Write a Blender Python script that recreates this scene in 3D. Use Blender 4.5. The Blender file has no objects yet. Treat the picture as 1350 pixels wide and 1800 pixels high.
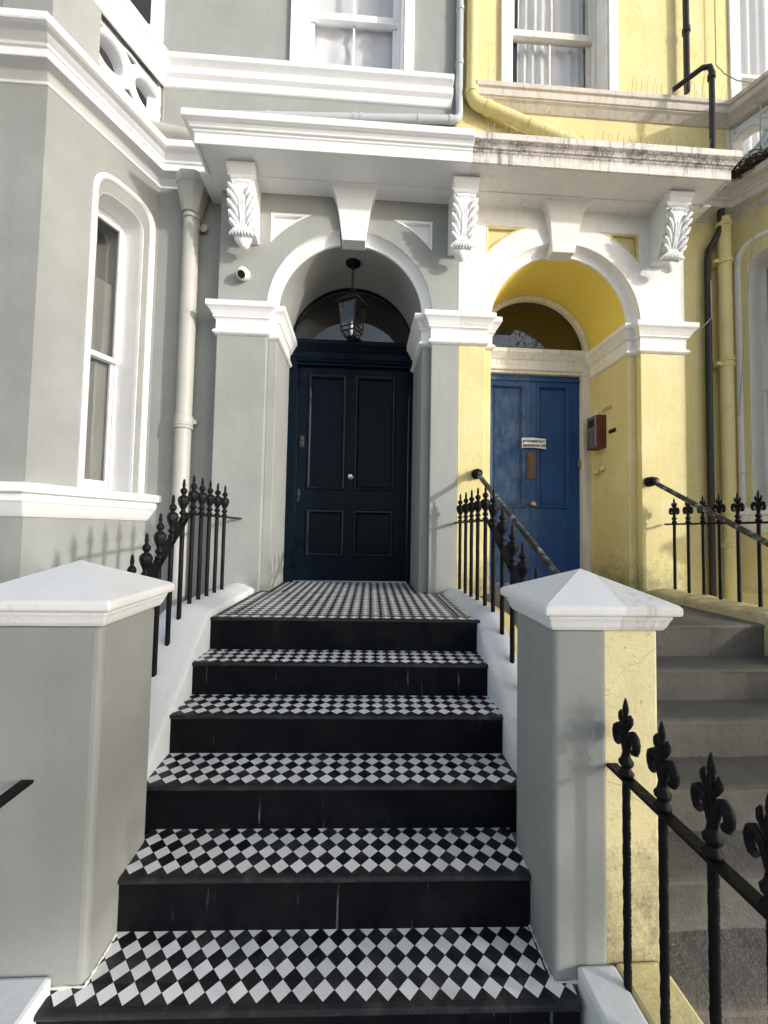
import bpy, bmesh, math, random
from math import sin, cos, pi, radians, sqrt, atan2
from mathutils import Vector, Matrix
from mathutils.geometry import tessellate_polygon
random.seed(7)
SC = bpy.context.scene
SUN = Vector((1.5, -1.0, .46))        # towards the hazy sun
COL = SC.collection

# ------------------------------------------------------------------ materials
def new_mat(name):
    m = bpy.data.materials.new(name); m.use_nodes = True
    nt = m.node_tree; nt.nodes.clear()
    out = nt.nodes.new('ShaderNodeOutputMaterial')
    bs = nt.nodes.new('ShaderNodeBsdfPrincipled')
    nt.links.new(bs.outputs[0], out.inputs[0])
    return m, nt, bs, out
def N(nt, typ, **kw):
    n = nt.nodes.new(typ)
    for k, v in kw.items():
        setattr(n, k, v)
    return n
def pos(nt, scale=(1, 1, 1)):
    g = N(nt, 'ShaderNodeNewGeometry'); mp = N(nt, 'ShaderNodeMapping')
    mp.inputs['Scale'].default_value = scale
    nt.links.new(g.outputs['Position'], mp.inputs['Vector'])
    return mp.outputs[0]
def noise(nt, scale, detail=4, rough=.55, mapscale=(1, 1, 1)):
    n = N(nt, 'ShaderNodeTexNoise'); n.inputs['Scale'].default_value = scale
    n.inputs['Detail'].default_value = detail; n.inputs['Roughness'].default_value = rough
    nt.links.new(pos(nt, mapscale), n.inputs['Vector'])
    return n.outputs['Fac']
def ramp(nt, fac, p0, p1, c0=0., c1=1.):
    r = N(nt, 'ShaderNodeMapRange'); r.clamp = True
    r.inputs['From Min'].default_value = p0; r.inputs['From Max'].default_value = p1
    r.inputs['To Min'].default_value = c0; r.inputs['To Max'].default_value = c1
    nt.links.new(fac, r.inputs['Value']); return r.outputs[0]
def mul(nt, a, b, op='MULTIPLY'):
    m = N(nt, 'ShaderNodeMath', operation=op)
    for i, v in enumerate((a, b)):
        if isinstance(v, (int, float)): m.inputs[i].default_value = v
        else: nt.links.new(v, m.inputs[i])
    return m.outputs[0]
def mix(nt, fac, a, b):
    m = N(nt, 'ShaderNodeMix', data_type='RGBA')
    if isinstance(fac, (int, float)): m.inputs[0].default_value = fac
    else: nt.links.new(fac, m.inputs[0])
    for i, v in ((6, a), (7, b)):
        if isinstance(v, tuple): m.inputs[i].default_value = (*v[:3], 1)
        else: nt.links.new(v, m.inputs[i])
    return m.outputs[2]
def bump(nt, bs, h, strength=.2, dist=.01):
    b = N(nt, 'ShaderNodeBump'); b.inputs['Strength'].default_value = strength
    b.inputs['Distance'].default_value = dist
    nt.links.new(h, b.inputs['Height']); nt.links.new(b.outputs[0], bs.inputs['Normal'])
def zpos(nt):
    g = N(nt, 'ShaderNodeNewGeometry'); s = N(nt, 'ShaderNodeSeparateXYZ')
    nt.links.new(g.outputs['Position'], s.inputs[0]); return s.outputs['Z']

def cracks(nt, scale=1.3, width=.004, thr=.55):
    w_ = N(nt, 'ShaderNodeTexNoise'); w_.inputs['Scale'].default_value = 5; w_.inputs['Detail'].default_value = 6
    nt.links.new(pos(nt), w_.inputs['Vector'])
    v = N(nt, 'ShaderNodeVectorMath', operation='SCALE'); v.inputs['Scale'].default_value = .28; nt.links.new(w_.outputs['Color'], v.inputs[0])
    a = N(nt, 'ShaderNodeVectorMath', operation='ADD'); nt.links.new(pos(nt), a.inputs[0]); nt.links.new(v.outputs[0], a.inputs[1])
    t = N(nt, 'ShaderNodeTexVoronoi', feature='DISTANCE_TO_EDGE'); t.inputs['Scale'].default_value = scale; nt.links.new(a.outputs[0], t.inputs['Vector'])
    return mul(nt, ramp(nt, t.outputs['Distance'], 0, width, 1, 0), ramp(nt, noise(nt, .9, 3), thr, thr + .08, 0, 1))
def paint(name, c, rough=.6, mott=.07, bstr=.12, scuff=.0, spec=.3, crack=0.):
    """smooth masonry or wood paint: faint mottling, brush/trowel bump, a few scuffs"""
    m, nt, bs, _ = new_mat(name)
    d = tuple(v * (1 - mott) for v in c); l = tuple(min(1, v * (1 + mott)) for v in c)
    col = mix(nt, ramp(nt, noise(nt, 2.3, 5), .3, .7), d, l)
    st = ramp(nt, noise(nt, 1, 5, .62, (7, 7, .7)), .48, .72, 0, .5)
    col = mix(nt, st, col, tuple(v * (1 - 1.6 * mott) for v in c))
    if crack: col = mix(nt, mul(nt, cracks(nt), crack), col, tuple(v * .45 for v in c))
    if scuff:
        mk = ramp(nt, noise(nt, 9, 6, .7, (1, 1, .35)), .62, .74, 0, scuff)
        col = mix(nt, mk, col, tuple(v * .72 for v in c))
    nt.links.new(col, bs.inputs['Base Color'])
    bs.inputs['Roughness'].default_value = rough
    bs.inputs['Specular IOR Level'].default_value = spec
    h = mul(nt, noise(nt, 7, 3), mul(nt, noise(nt, 120, 3), .25), 'ADD')
    bump(nt, bs, h, bstr, .02)
    return m
def weathered(name, c, dirt, amount=.5, streak=.0, speck=0., base=None, rough=.7, bstr=.35, band=None, fade=None, crack=.45):
    """old masonry paint: patches, vertical rain streaks, speckles, growth spreading up from a damp base"""
    m, nt, bs, _ = new_mat(name)
    col = mix(nt, ramp(nt, noise(nt, 1.7, 6), .3, .7), tuple(v * .93 for v in c), c)
    if fade: col = mix(nt, ramp(nt, noise(nt, 2.6, 7, .66), .46, .66, 0, .75), col, fade)
    pa = ramp(nt, noise(nt, 6, 8, .68), .52, .72, 0, amount)
    col = mix(nt, pa, col, tuple(.45 * a + .55 * b for a, b in zip(dirt, c)))
    if streak:
        st = ramp(nt, noise(nt, 1, 5, .65, (22, 22, 1.1)), .52, .70, 0, streak)
        col = mix(nt, st, col, dirt)
    if speck:
        sp = ramp(nt, noise(nt, 42, 3, .6), .66, .72, 0, speck)
        col = mix(nt, sp, col, tuple(v * .5 for v in dirt))
    if base:
        z0, z1, bc = base
        zz = ramp(nt, zpos(nt), z0, z1, .30, -.12)
        k = mul(nt, mul(nt, mul(nt, noise(nt, 9, 8, .72), .6), mul(nt, noise(nt, 60, 5, .7), .4), 'ADD'), zz, 'ADD')
        k2 = ramp(nt, k, .54, .80, 0, .75)
        col = mix(nt, k2, col, bc)
    if crack: col = mix(nt, mul(nt, cracks(nt, 2.2, .006, .48), crack), col, tuple(v * .5 for v in dirt))
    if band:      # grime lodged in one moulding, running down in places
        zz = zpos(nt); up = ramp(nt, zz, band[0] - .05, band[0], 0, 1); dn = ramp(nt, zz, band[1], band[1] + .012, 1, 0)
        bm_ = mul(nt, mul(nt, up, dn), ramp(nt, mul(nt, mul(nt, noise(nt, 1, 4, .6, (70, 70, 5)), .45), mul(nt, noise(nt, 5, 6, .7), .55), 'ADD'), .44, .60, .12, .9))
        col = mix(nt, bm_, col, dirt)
    nt.links.new(col, bs.inputs['Base Color'])
    bs.inputs['Roughness'].default_value = rough
    bs.inputs['Specular IOR Level'].default_value = .25
    bump(nt, bs, mul(nt, noise(nt, 11, 6, .6), mul(nt, noise(nt, 90, 4), .3), 'ADD'), bstr, .02)
    return m

GREY = (.305, .315, .299); WHITE = (.84, .845, .85); YEL = (.69, .59, .28)
M = {}
M['grey'] = paint('grey_stucco', GREY, .62, .07, .22, .2, crack=.22)
M['white'] = paint('white_gloss_paint', WHITE, .42, .03, .12, .10, .4)
M['white_stucco'] = paint('white_masonry_paint', (.70, .715, .72), .6, .06, .25, .2)
M['cap_white'] = weathered('white_cap_paint', (.83, .835, .835), (.30, .28, .24), .12, .0, .22, rough=.5, bstr=.25, crack=0)
M['old_white'] = weathered('old_white_masonry', (.80, .785, .755), (.26, .22, .18), .32, .12, .35)
M['yellow'] = weathered('yellow_masonry', YEL, (.40, .33, .17), .25, .16, .2, fade=(.74, .655, .37))
M['yellow_base'] = weathered('yellow_masonry_mossy', YEL, (.40, .33, .17), .22, .12, .16, (1.12, 1.72, (.16, .15, .07)), fade=(.74, .655, .37))
M['yellow_pier'] = weathered('yellow_pier_masonry', (.82, .73, .41), (.30, .24, .14), .55, .05, .55, (.2, .9, (.16, .14, .10)), bstr=.4)
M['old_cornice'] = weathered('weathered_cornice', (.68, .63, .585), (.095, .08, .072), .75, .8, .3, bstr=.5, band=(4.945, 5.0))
M['old_sill'] = weathered('weathered_sill', (.62, .57, .50), (.18, .14, .10), .6, .35, .2, bstr=.4)
M['yellow_vault'] = weathered('deep_yellow_vault', (.86, .69, .15), (.45, .33, .10), .18, 0, .1, crack=0)
M['mossy'] = weathered('mossy_coping', (.50, .43, .26), (.07, .065, .025), .95, .0, .7, bstr=1.)
M['cap_old'] = weathered('bare_cap_side', (.74, .725, .70), (.20, .185, .16), .5, .45, .3, bstr=.4)
M['stone'] = weathered('worn_stone', (.128, .120, .108), (.058, .052, .042), .7, .18, .35, rough=.85, bstr=.6)
M['old_trim'] = weathered('peeling_white_wood', (.72, .69, .63), (.24, .20, .15), .45, .35, .2, bstr=.4)

def simple(name, c, rough=.5, metal=0., bs_=.1, spec=.5):
    m, nt, bs, _ = new_mat(name)
    nt.links.new(mix(nt, ramp(nt, noise(nt, 14, 5), .3, .7), tuple(v * .85 for v in c), tuple(v * 1.1 for v in c)), bs.inputs['Base Color'])
    bs.inputs['Roughness'].default_value = rough; bs.inputs['Metallic'].default_value = metal
    bs.inputs['Specular IOR Level'].default_value = spec
    bump(nt, bs, noise(nt, 40, 4), bs_, .01)
    return m
M['iron'] = simple('black_iron_paint', (.005, .005, .006), .5, 0, .5, .16)
def worn_iron():
    m, nt, bs, _ = new_mat('worn_iron_handrail')
    f = ramp(nt, noise(nt, 16, 6, .7), .52, .60)
    nt.links.new(mix(nt, f, (.016, .017, .018), (.20, .22, .23)), bs.inputs['Base Color'])
    bs.inputs['Roughness'].default_value = .45
    bump(nt, bs, f, .4, .004); return m
M['worn_iron'] = worn_iron()
M['door_navy'] = simple('dark_navy_gloss', (.0030, .0078, .0145), .28, 0, .03, .07)
M['navy_moulding'] = simple('navy_gloss_moulding', (.0055, .010, .016), .28, 0, .03, .26)  # glossier, with some highlight put into the colour: lighter than the door
M['black_plastic'] = simple('black_plastic', (.01, .01, .011), .3)
M['white_plastic'] = simple('white_plastic', (.78, .78, .78), .35)
M['pipe_grey'] = paint('grey_pipe_paint', (.42, .42, .385), .45, .06, .1)
M['pipe_pale'] = paint('pale_grey_pipe_paint', (.46, .48, .50), .45, .05, .06)
M['pipe_yellow'] = weathered('yellow_pipe_paint', (.74, .64, .30), (.25, .18, .09), .4, .2, .2, rough=.5, bstr=.2)
M['pipe_black'] = simple('black_pipe', (.013, .011, .012), .4)
M['brass'] = simple('aged_brass', (.35, .25, .13), .35, 1.)
M['copper'] = simple('brown_letterplate', (.10, .055, .03), .4, .6)
M['chrome'] = simple('chrome', (.6, .6, .6), .2, 1.)
M['dark_metal'] = simple('tarnished_metal', (.05, .05, .05), .4, .6)
M['silver_panel'] = simple('brushed_panel', (.33, .32, .29), .4, .7)
M['maroon'] = simple('maroon_enamel', (.10, .022, .014), .45)
M['paper'] = simple('paper', (.82, .82, .85), .8)
M['cable'] = simple('grey_cable', (.45, .42, .36), .6)
M['spike'] = simple('steel_spike', (.40, .38, .34), .35, .8)
M['plate'] = simple('brass_label', (.50, .42, .10), .5)
M['nest'] = simple('dry_twigs', (.075, .05, .03), .9)
M['leaf'] = simple('leaf_green', (.045, .075, .022), .6)
M['bark'] = simple('bark', (.07, .055, .04), .9)
M['asphalt'] = simple('asphalt', (.085, .085, .085), .85)
M['paving'] = weathered('york_stone_paving', (.40, .38, .35), (.2, .185, .16), .4, 0, .3)
M['dark_room'] = simple('dark_interior', (.012, .010, .009), .9)
M['room'] = simple('dim_interior', (.10, .085, .065), .9)
M['debris'] = simple('leaf_litter', (.16, .13, .09), .9)

def blue_door():
    m, nt, bs, _ = new_mat('faded_blue_door_paint')
    col = mix(nt, ramp(nt, noise(nt, 3, 5), .35, .7), (.010, .048, .160), (.013, .064, .205))
    f = ramp(nt, mul(nt, mul(nt, noise(nt, 1, 7, .72, (26, 26, 7)), .5), mul(nt, noise(nt, 4, 6, .7), .5), 'ADD'), .40, .66, 0, .62)
    g = N(nt, 'ShaderNodeNewGeometry'); s = N(nt, 'ShaderNodeSeparateXYZ'); nt.links.new(g.outputs['Position'], s.inputs[0])
    f = mul(nt, f, ramp(nt, s.outputs['X'], 1.85, 2.1, 1, .10))
    col = mix(nt, f, col, (.16, .21, .27))
    nt.links.new(col, bs.inputs['Base Color']); bs.inputs['Roughness'].default_value = .5; bs.inputs['Specular IOR Level'].default_value = .22
    bump(nt, bs, noise(nt, 20, 6, .7), .2, .006); return m
M['door_blue'] = blue_door()

def tile_mat(name, c0, c1, rough, spec=.5):
    m, nt, bs, _ = new_mat(name)
    g = N(nt, 'ShaderNodeNewGeometry')
    col = mix(nt, g.outputs['Random Per Island'], c0, c1)
    gr = ramp(nt, noise(nt, 9, 7, .7), .5, .74, 0, .22)
    col = mix(nt, gr, col, (.22, .21, .20))
    sp = ramp(nt, noise(nt, 70, 3), .68, .74, 0, .25)
    col = mix(nt, sp, col, (.3, .29, .28))
    nt.links.new(col, bs.inputs['Base Color'])
    bs.inputs['Roughness'].default_value = rough; bs.inputs['Specular IOR Level'].default_value = spec
    bump(nt, bs, noise(nt, 60, 4), .12, .004); return m
M['tile_white'] = tile_mat('white_tile', (.76, .75, .74), (.90, .89, .885), .5)
M['tile_black'] = tile_mat('black_tile', (.006, .007, .009), (.030, .031, .033), .40, .3)
def riser_mat():
    m, nt, bs, _ = new_mat('black_step_with_lime_runs')
    col = mix(nt, ramp(nt, noise(nt, 5, 6, .65), .4, .75), (.004, .005, .007), (.011, .012, .014))
    f = ramp(nt, noise(nt, 1, 4, .6, (30, 30, 1.6)), .655, .76, 0, 1)
    f = mul(nt, f, ramp(nt, noise(nt, 3.1, 3), .42, .58, 0, .7))
    col = mix(nt, f, col, (.42, .42, .41))
    sc = ramp(nt, noise(nt, 24, 6, .75), .66, .78, 0, .28)
    col = mix(nt, sc, col, (.3, .3, .3))
    nt.links.new(col, bs.inputs['Base Color']); bs.inputs['Roughness'].default_value = .45; bs.inputs['Specular IOR Level'].default_value = .07
    bump(nt, bs, noise(nt, 25, 5), .15, .006); return m
M['riser'] = riser_mat()
M['nosing'] = tile_mat('nosing_tile', (.013, .014, .0155), (.022, .023, .025), .42, .25)
M['grout'] = simple('dark_grout', (.035, .034, .034), .8)

def glass_mat(name, tint=(.955, .955, .955), ior=1.5, wav=.0):
    m = bpy.data.materials.new(name); m.use_nodes = True; nt = m.node_tree; nt.nodes.clear()
    out = nt.nodes.new('ShaderNodeOutputMaterial'); mx = nt.nodes.new('ShaderNodeMixShader')
    lw = nt.nodes.new('ShaderNodeLayerWeight'); lw.inputs['Blend'].default_value = .5
    p5 = mul(nt, lw.outputs['Facing'], 5.0, 'POWER')
    tr = nt.nodes.new('ShaderNodeBsdfTransparent'); tr.inputs[0].default_value = (*tint, 1)
    gl = nt.nodes.new('ShaderNodeBsdfGlossy'); gl.inputs['Roughness'].default_value = .015
    f2 = mul(nt, mul(nt, p5, .92), .068 * ior / 1.5, 'ADD')
    nt.links.new(f2, mx.inputs[0]); nt.links.new(tr.outputs[0], mx.inputs[1]); nt.links.new(gl.outputs[0], mx.inputs[2])
    if wav:
        b = N(nt, 'ShaderNodeBump'); b.inputs['Strength'].default_value = wav; b.inputs['Distance'].default_value = .02
        nt.links.new(noise(nt, 3.5, 2), b.inputs['Height'])
        nt.links.new(b.outputs[0], gl.inputs['Normal'])
    nt.links.new(mx.outputs[0], out.inputs[0]); return m
M['glass'] = glass_mat('window_glass', wav=.06)
M['lamp_glass'] = glass_mat('lantern_glass', (.97, .97, .98), 1.9)
def cloth_mat(name, c):
    m, nt, bs, out = new_mat(name)
    nt.links.new(mix(nt, ramp(nt, noise(nt, 3, 3), .3, .7), tuple(v * .9 for v in c), c), bs.inputs['Base Color'])
    bs.inputs['Roughness'].default_value = .9; return m
M['blind'] = cloth_mat('white_blind_cloth', (.78, .79, .82))
M['net'] = cloth_mat('net_curtain', (.78, .78, .775))
M['taupe'] = cloth_mat('taupe_blind', (.22, .225, .205))

# ------------------------------------------------------------------ mesh builder
class MB:
    def __init__(s): s.v = []; s.f = []; s.mi = []; s.sm = []
    def add(s, vs, fs, mi=0, smooth=False):
        b = len(s.v); s.v += [tuple(v) for v in vs]
        for f in fs: s.f.append(tuple(b + i for i in f)); s.mi.append(mi); s.sm.append(smooth)
        return s
    def box(s, x0, x1, y0, y1, z0, z1, mi=0):
        vs = [(x, y, z) for z in (z0, z1) for y in (y0, y1) for x in (x0, x1)]
        return s.add(vs, [(0, 2, 3, 1), (4, 5, 7, 6), (0, 1, 5, 4), (2, 6, 7, 3), (0, 4, 6, 2), (1, 3, 7, 5)], mi)
    def poly_prism(s, loops, fmap, d0, d1, mi=0, back=True):
        """loops[0] outline, the others holes, in 2D; fmap(a,b,d) -> 3D; walls between depths d0 and d1"""
        flat = [p for lp in loops for p in lp]
        tri = tessellate_polygon([[Vector((a, b, 0)) for a, b in lp] for lp in loops])
        n = len(flat)
        vs = [fmap(a, b, d0) for a, b in flat] + [fmap(a, b, d1) for a, b in flat]
        fs = [tuple(t) for t in tri]
        if back: fs += [tuple(n + i for i in reversed(t)) for t in tri]
        o = 0
        for lp in loops:
            k = len(lp)
            for i in range(k):
                j = (i + 1) % k; fs.append((o + i, o + j, n + o + j, n + o + i))
            o += k
        return s.add(vs, fs, mi)
    def sweep(s, path, prof, fmap=None, closed=False, side=1, mi=0, caps=True, smooth=False):
        """mitred moulding: path in 2D, prof = [(offset from the path, height)], fmap(a,b,h) -> 3D"""
        if fmap is None: fmap = lambda a, b, h: (a, b, h)
        P = [Vector(p) for p in path]; n = len(P); mit = []
        def nrm(a, b):
            d = (b - a).normalized(); return Vector((d.y, -d.x)) * side
        for i in range(n):
            if closed: n1 = nrm(P[i - 1], P[i]); n2 = nrm(P[i], P[(i + 1) % n])
            elif i == 0: n1 = n2 = nrm(P[0], P[1])
            elif i == n - 1: n1 = n2 = nrm(P[-2], P[-1])
            else: n1 = nrm(P[i - 1], P[i]); n2 = nrm(P[i], P[i + 1])
            mit.append((n1 + n2) / (1 + n1.dot(n2)))
        m = len(prof); vs = []
        for i in range(n):
            for p, h in prof:
                q = P[i] + mit[i] * p; vs.append(fmap(q.x, q.y, h))
        fs = []
        for i in range(n if closed else n - 1):
            j = (i + 1) % n
            for k in range(m - 1): fs.append((i * m + k, j * m + k, j * m + k + 1, i * m + k + 1))
        if caps and not closed:
            fs.append(tuple(range(m))); fs.append(tuple((n - 1) * m + k for k in reversed(range(m))))
        return s.add(vs, fs, mi, smooth)
    def lathe(s, prof, c=(0, 0, 0), n=12, mi=0, lobes=0, lob=None, M4=None, smooth=True):
        vs = []
        for idx, (r, z) in enumerate(prof):
            a = lob[idx] if lob else 0
            for k in range(n):
                t = 2 * pi * k / n; rr = r * (1 + a * cos(lobes * t))
                v = Vector((rr * cos(t), rr * sin(t), z))
                if M4: v = M4 @ v
                vs.append((v.x + c[0], v.y + c[1], v.z + c[2]))
        fs = [(i * n + k, i * n + (k + 1) % n, (i + 1) * n + (k + 1) % n, (i + 1) * n + k) for i in range(len(prof) - 1) for k in range(n)]
        fs += [tuple(reversed(range(n))), tuple((len(prof) - 1) * n + k for k in range(n))]
        return s.add(vs, fs, mi, smooth)
    def tube(s, pts, r, n=10, mi=0, closed=False, smooth=True):
        P = [Vector(p) for p in pts]; k = len(P); rs = r if isinstance(r, (list, tuple)) else [r] * k
        T = []
        for i in range(k):
            a = P[i - 1] if (i or closed) else P[0]; b = P[(i + 1) % k] if (i < k - 1 or closed) else P[-1]
            T.append((b - a).normalized())
        up = Vector((0, 0, 1)) if abs(T[0].z) < .9 else Vector((1, 0, 0))
        u = T[0].cross(up).normalized(); vs = []
        for i in range(k):
            u = (u - T[i] * u.dot(T[i])).normalized(); w = T[i].cross(u)
            for j in range(n):
                a = 2 * pi * j / n; q = P[i] + (u * cos(a) + w * sin(a)) * rs[i]; vs.append(q)
        fs = []
        for i in range(k if closed else k - 1):
            i2 = (i + 1) % k
            for j in range(n): fs.append((i * n + j, i * n + (j + 1) % n, i2 * n + (j + 1) % n, i2 * n + j))
        if not closed: fs += [tuple(reversed(range(n))), tuple((k - 1) * n + j for j in range(n))]
        return s.add(vs, fs, mi, smooth)
    def strip_prism(s, pts2, fmap, d0, d1, mi=0): return s.poly_prism([pts2], fmap, d0, d1, mi)
    def xf(s, fn):
        s.v = [tuple(fn(*v)) for v in s.v]; return s
    def build(s, name, mats, parent=None, bevel=0, seg=2, angle=35, smooth_all=False, kind=None):
        me = bpy.data.meshes.new(name); me.from_pydata(s.v, [], s.f)
        if not isinstance(mats, (list, tuple)): mats = [mats]
        for m in mats: me.materials.append(M[m] if isinstance(m, str) else m)
        me.polygons.foreach_set('material_index', s.mi)
        me.polygons.foreach_set('use_smooth', [True if (smooth_all or x) else False for x in s.sm])
        bm = bmesh.new(); bm.from_mesh(me); bmesh.ops.recalc_face_normals(bm, faces=bm.faces); bm.to_mesh(me); bm.free()
        if any(s.sm) or smooth_all: me.set_sharp_from_angle(angle=radians(angle))
        me.update()
        o = bpy.data.objects.new(name, me); COL.objects.link(o)
        if parent: o.parent = parent; o.matrix_parent_inverse = parent.matrix_world.inverted()
        if bevel:
            b = o.modifiers.new('soft_edges', 'BEVEL'); b.width = bevel; b.segments = seg
            b.limit_method = 'ANGLE'; b.angle_limit = radians(40); b.harden_normals = False
        return o
def thing(name, label, cat, loc=(0, 0, 0), group=None):
    o = bpy.data.objects.new(name, None); COL.objects.link(o); o.location = loc
    o.empty_display_size = .1
    o['label'] = label; o['category'] = cat
    if group: o['group'] = group
    bpy.context.view_layer.update()
    return o
def tag(o, label, cat, group=None):
    o['label'] = label; o['category'] = cat
    if group: o['group'] = group
    return o
def structure(o): o['kind'] = 'structure'; return o
def arc(cx, cz, r, a0, a1, n=40):
    return [(cx + r * cos(a0 + (a1 - a0) * i / n), cz + r * sin(a0 + (a1 - a0) * i / n)) for i in range(n + 1)]
XZ = lambda a, b, d: (a, d, b)          # 2D (x,z) with depth y

# ------------------------------------------------------------------ key measures (metres)
PARTY = .88; YP = 3.72; YI = 3.79; YD = 4.46; YW = 3.90
ZL = 1.13; ZI0, ZI1 = 3.465, 3.75; ZSOF = 4.86
GC = -.1425; R0 = .767; R1 = .686
mir = lambda x: 2 * PARTY - x

def mirrored(mb, yes):
    if yes: mb.v = [(mir(x), y, z) for x, y, z in mb.v]
    return mb

# ------------------------------------------------------------------ a house (right one is the mirror image)
def house(side):
    Y = side == 'yellow'
    lab = ('pale yellow stucco terraced house with weathered white trim and faded blue door' if Y else
           'grey stucco terraced house with crisp white trim and dark navy door')
    root = thing('terraced_house', lab, 'house', (mir(-.14) if Y else -.14, 4.4, 0), 'terraced houses sharing a double porch')
    wall_m = 'yellow' if Y else 'grey'; trim = 'old_white' if Y else 'white'
    pil_m = 'yellow_base' if Y else 'grey'; up_m = 'old_white' if Y else 'grey'
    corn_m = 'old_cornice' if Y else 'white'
    def B(mb, name, mats, par=root, **kw): return mirrored(mb, Y).build(name, mats, par, **kw)

    # --- main wall behind the porch, with window opening and the balcony window
    wl = MB()
    outer = [(-5.2, 5.0), (-5.2, 9.2), (PARTY, 9.2), (PARTY, 5.0)]
    w1 = [(-.71, 6.2), (-.71, 8.3), (.33, 8.3), (.33, 6.2)]
    w2 = [(-3.55, 5.3), (-3.55, 8.3), (-2.08, 8.3), (-2.08, 5.3)]
    wl.poly_prism([outer, w1, w2], XZ, YW, YW + .35)
    wl.box(-5.2, -1.2, YW, YW + .3, -.2, 5.0)
    wl.box(-1.2, PARTY, YW + .02, YW + .3, 4.95, 5.6)
    wl.box(-5.2, PARTY, YW + .35, YW + .4, 9.0, 9.2)
    B(wl, 'wall', wall_m)

    # --- porch pilasters (outer half of the middle one belongs to each house)
    for (x0, x1, xr, yb) in ((-1.36, -.909, -.829, YW + .1), (PARTY, .624, .544, YD)):
        pl = MB()
        a, b = sorted((x0, x1)); pl.box(a, b, YP, yb + .3 if x0 < 0 else yb + .2, 1.02, ZI0 + .02)
        c, d = sorted((x1, xr)); pl.box(c, d, YI, YD + .12, 1.02, ZI0 + .02)
        B(pl, 'pilaster', pil_m, bevel=.006)

    # --- arch wall above the imposts: front order and set-back order
    top = 4.93
    def archpoly(xa, xb, r):
        return [(xa, top), (xa, ZI0), (GC - r, ZI0), *[(x, z) for x, z in arc(GC, ZI1, r, pi, 0, 56)], (GC + r, ZI0), (xb, ZI0), (xb, top)]
    # sunk spandrel panels
    def spandrel(sgn):
        R = .975; xo = -.762 * sgn; zt = .905
        a1 = math.acos(.762 / R); a2 = math.asin(zt / R)
        pts = [(GC + xo, ZI1 + zt)]
        arcp = [(GC - sgn * R * cos(t), ZI1 + R * sin(t)) for t in [a1 + (a2 - a1) * i / 16 for i in range(17)]]
        return pts + arcp
    sp = [spandrel(1), spandrel(-1)]
    aw = MB(); aw.poly_prism([archpoly(-1.36, PARTY, R0), sp[0], sp[1]], XZ, YP, YI + .02)
    B(aw, 'arch_wall', up_m)
    iw = MB(); iw.poly_prism([archpoly(-1.36, PARTY, R1)], XZ, YI + .021, YD + .12)
    B(iw, 'vault', pil_m if not Y else 'yellow_vault')
    pm = 'yellow' if Y else 'white'
    for q in sp:
        c = Vector((sum(p[0] for p in q) / len(q), sum(p[1] for p in q) / len(q)))
        s_ = MB(); s_.poly_prism([q], XZ, YP + .035, YP + .05)
        # thin bead round the sinking
        s_.sweep(q, [(0, YP + .034), (-.022, YP + .034), (-.022, YP + .004), (-.004, YP - .003), (0, YP + .006)], XZ, closed=True, side=1 if q is sp[0] else -1)
        B(s_, 'spandrel_panel', pm)
    # arch moulding between the two orders, split at the keystone
    for a0, a1 in ((pi, pi / 2 + .16), (pi / 2 - .14, 0)):
        am = MB(); pr = []
        for i in range(9):
            t = i / 8; pr.append((R0 + (R1 - R0) * (1 - cos(t * pi / 2)), YP + .004 + (YI - YP) * sin(t * pi / 2)))
        pr = [(R0 + .004, YP - .004)] + pr + [(R1 - .003, YI + .024)]
        vs = []; nn = 40
        for i in range(nn + 1):
            t = a0 + (a1 - a0) * i / nn
            for r, y in pr: vs.append((GC + r * cos(t), y, ZI1 + r * sin(t)))
        m_ = len(pr)
        am.add(vs, [(i * m_ + k, (i + 1) * m_ + k, (i + 1) * m_ + k + 1, i * m_ + k + 1) for i in range(nn) for k in range(m_ - 1)], 0, True)
        B(am, 'arch_moulding', trim, angle=50)
    # keystone: tapering block, flaring forward at the top
    ks = MB(); rows = [(4.405, .105, .115, 3.685), (4.52, .120, .128, 3.672), (4.66, .142, .150, 3.655), (4.76, .165, .172, 3.635), (4.83, .195, .20, 3.60), (4.862, .222, .225, 3.575)]
    vs = []
    for z, wl_, wr_, y in rows: vs += [(GC + .01 - wl_, y, z), (GC + .01 + wr_, y, z), (GC + .01 + wr_, YI + .03, z), (GC + .01 - wl_, YI + .03, z)]
    fs = [(0, 1, 2, 3)] + [(i * 4 + k, i * 4 + (k + 1) % 4, (i + 1) * 4 + (k + 1) % 4, (i + 1) * 4 + k) for i in range(len(rows) - 1) for k in range(4)]
    ks.add(vs, fs); B(ks, 'keystone', trim, bevel=.005)
    # impost capitals
    cap = [(0, ZI0 - .004), (.012, ZI0), (.030, ZI0 + .012), (.034, ZI0 + .026), (.026, ZI0 + .04), (.010, ZI0 + .05), (.010, ZI0 + .135), (.020, ZI0 + .15), (.032, ZI0 + .155), (.032, ZI0 + .172),
           (.040, ZI0 + .186), (.050, ZI0 + .205), (.066, ZI0 + .226), (.078, ZI0 + .236), (.084, ZI0 + .243), (.084, ZI1 + .002), (.0, ZI1 + .012), (-.03, ZI1 + .012), (-.03, ZI0 - .004)]
    for path, sd in (([(-1.36, YW + .02), (-1.36, YP), (-.909, YP), (-.909, YI), (-.829, YI), (-.829, YD - .02)], 1),
                     ([(.544, YD - .02), (.544, YI), (.624, YI), (.624, YP), (PARTY, YP)], 1)):
        c_ = MB(); c_.sweep(path, cap, side=sd); B(c_, 'capital', trim, bevel=.003, seg=1)

    # --- porch entablature
    XF, YF = -1.437, 3.27
    ct = MB()
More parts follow.
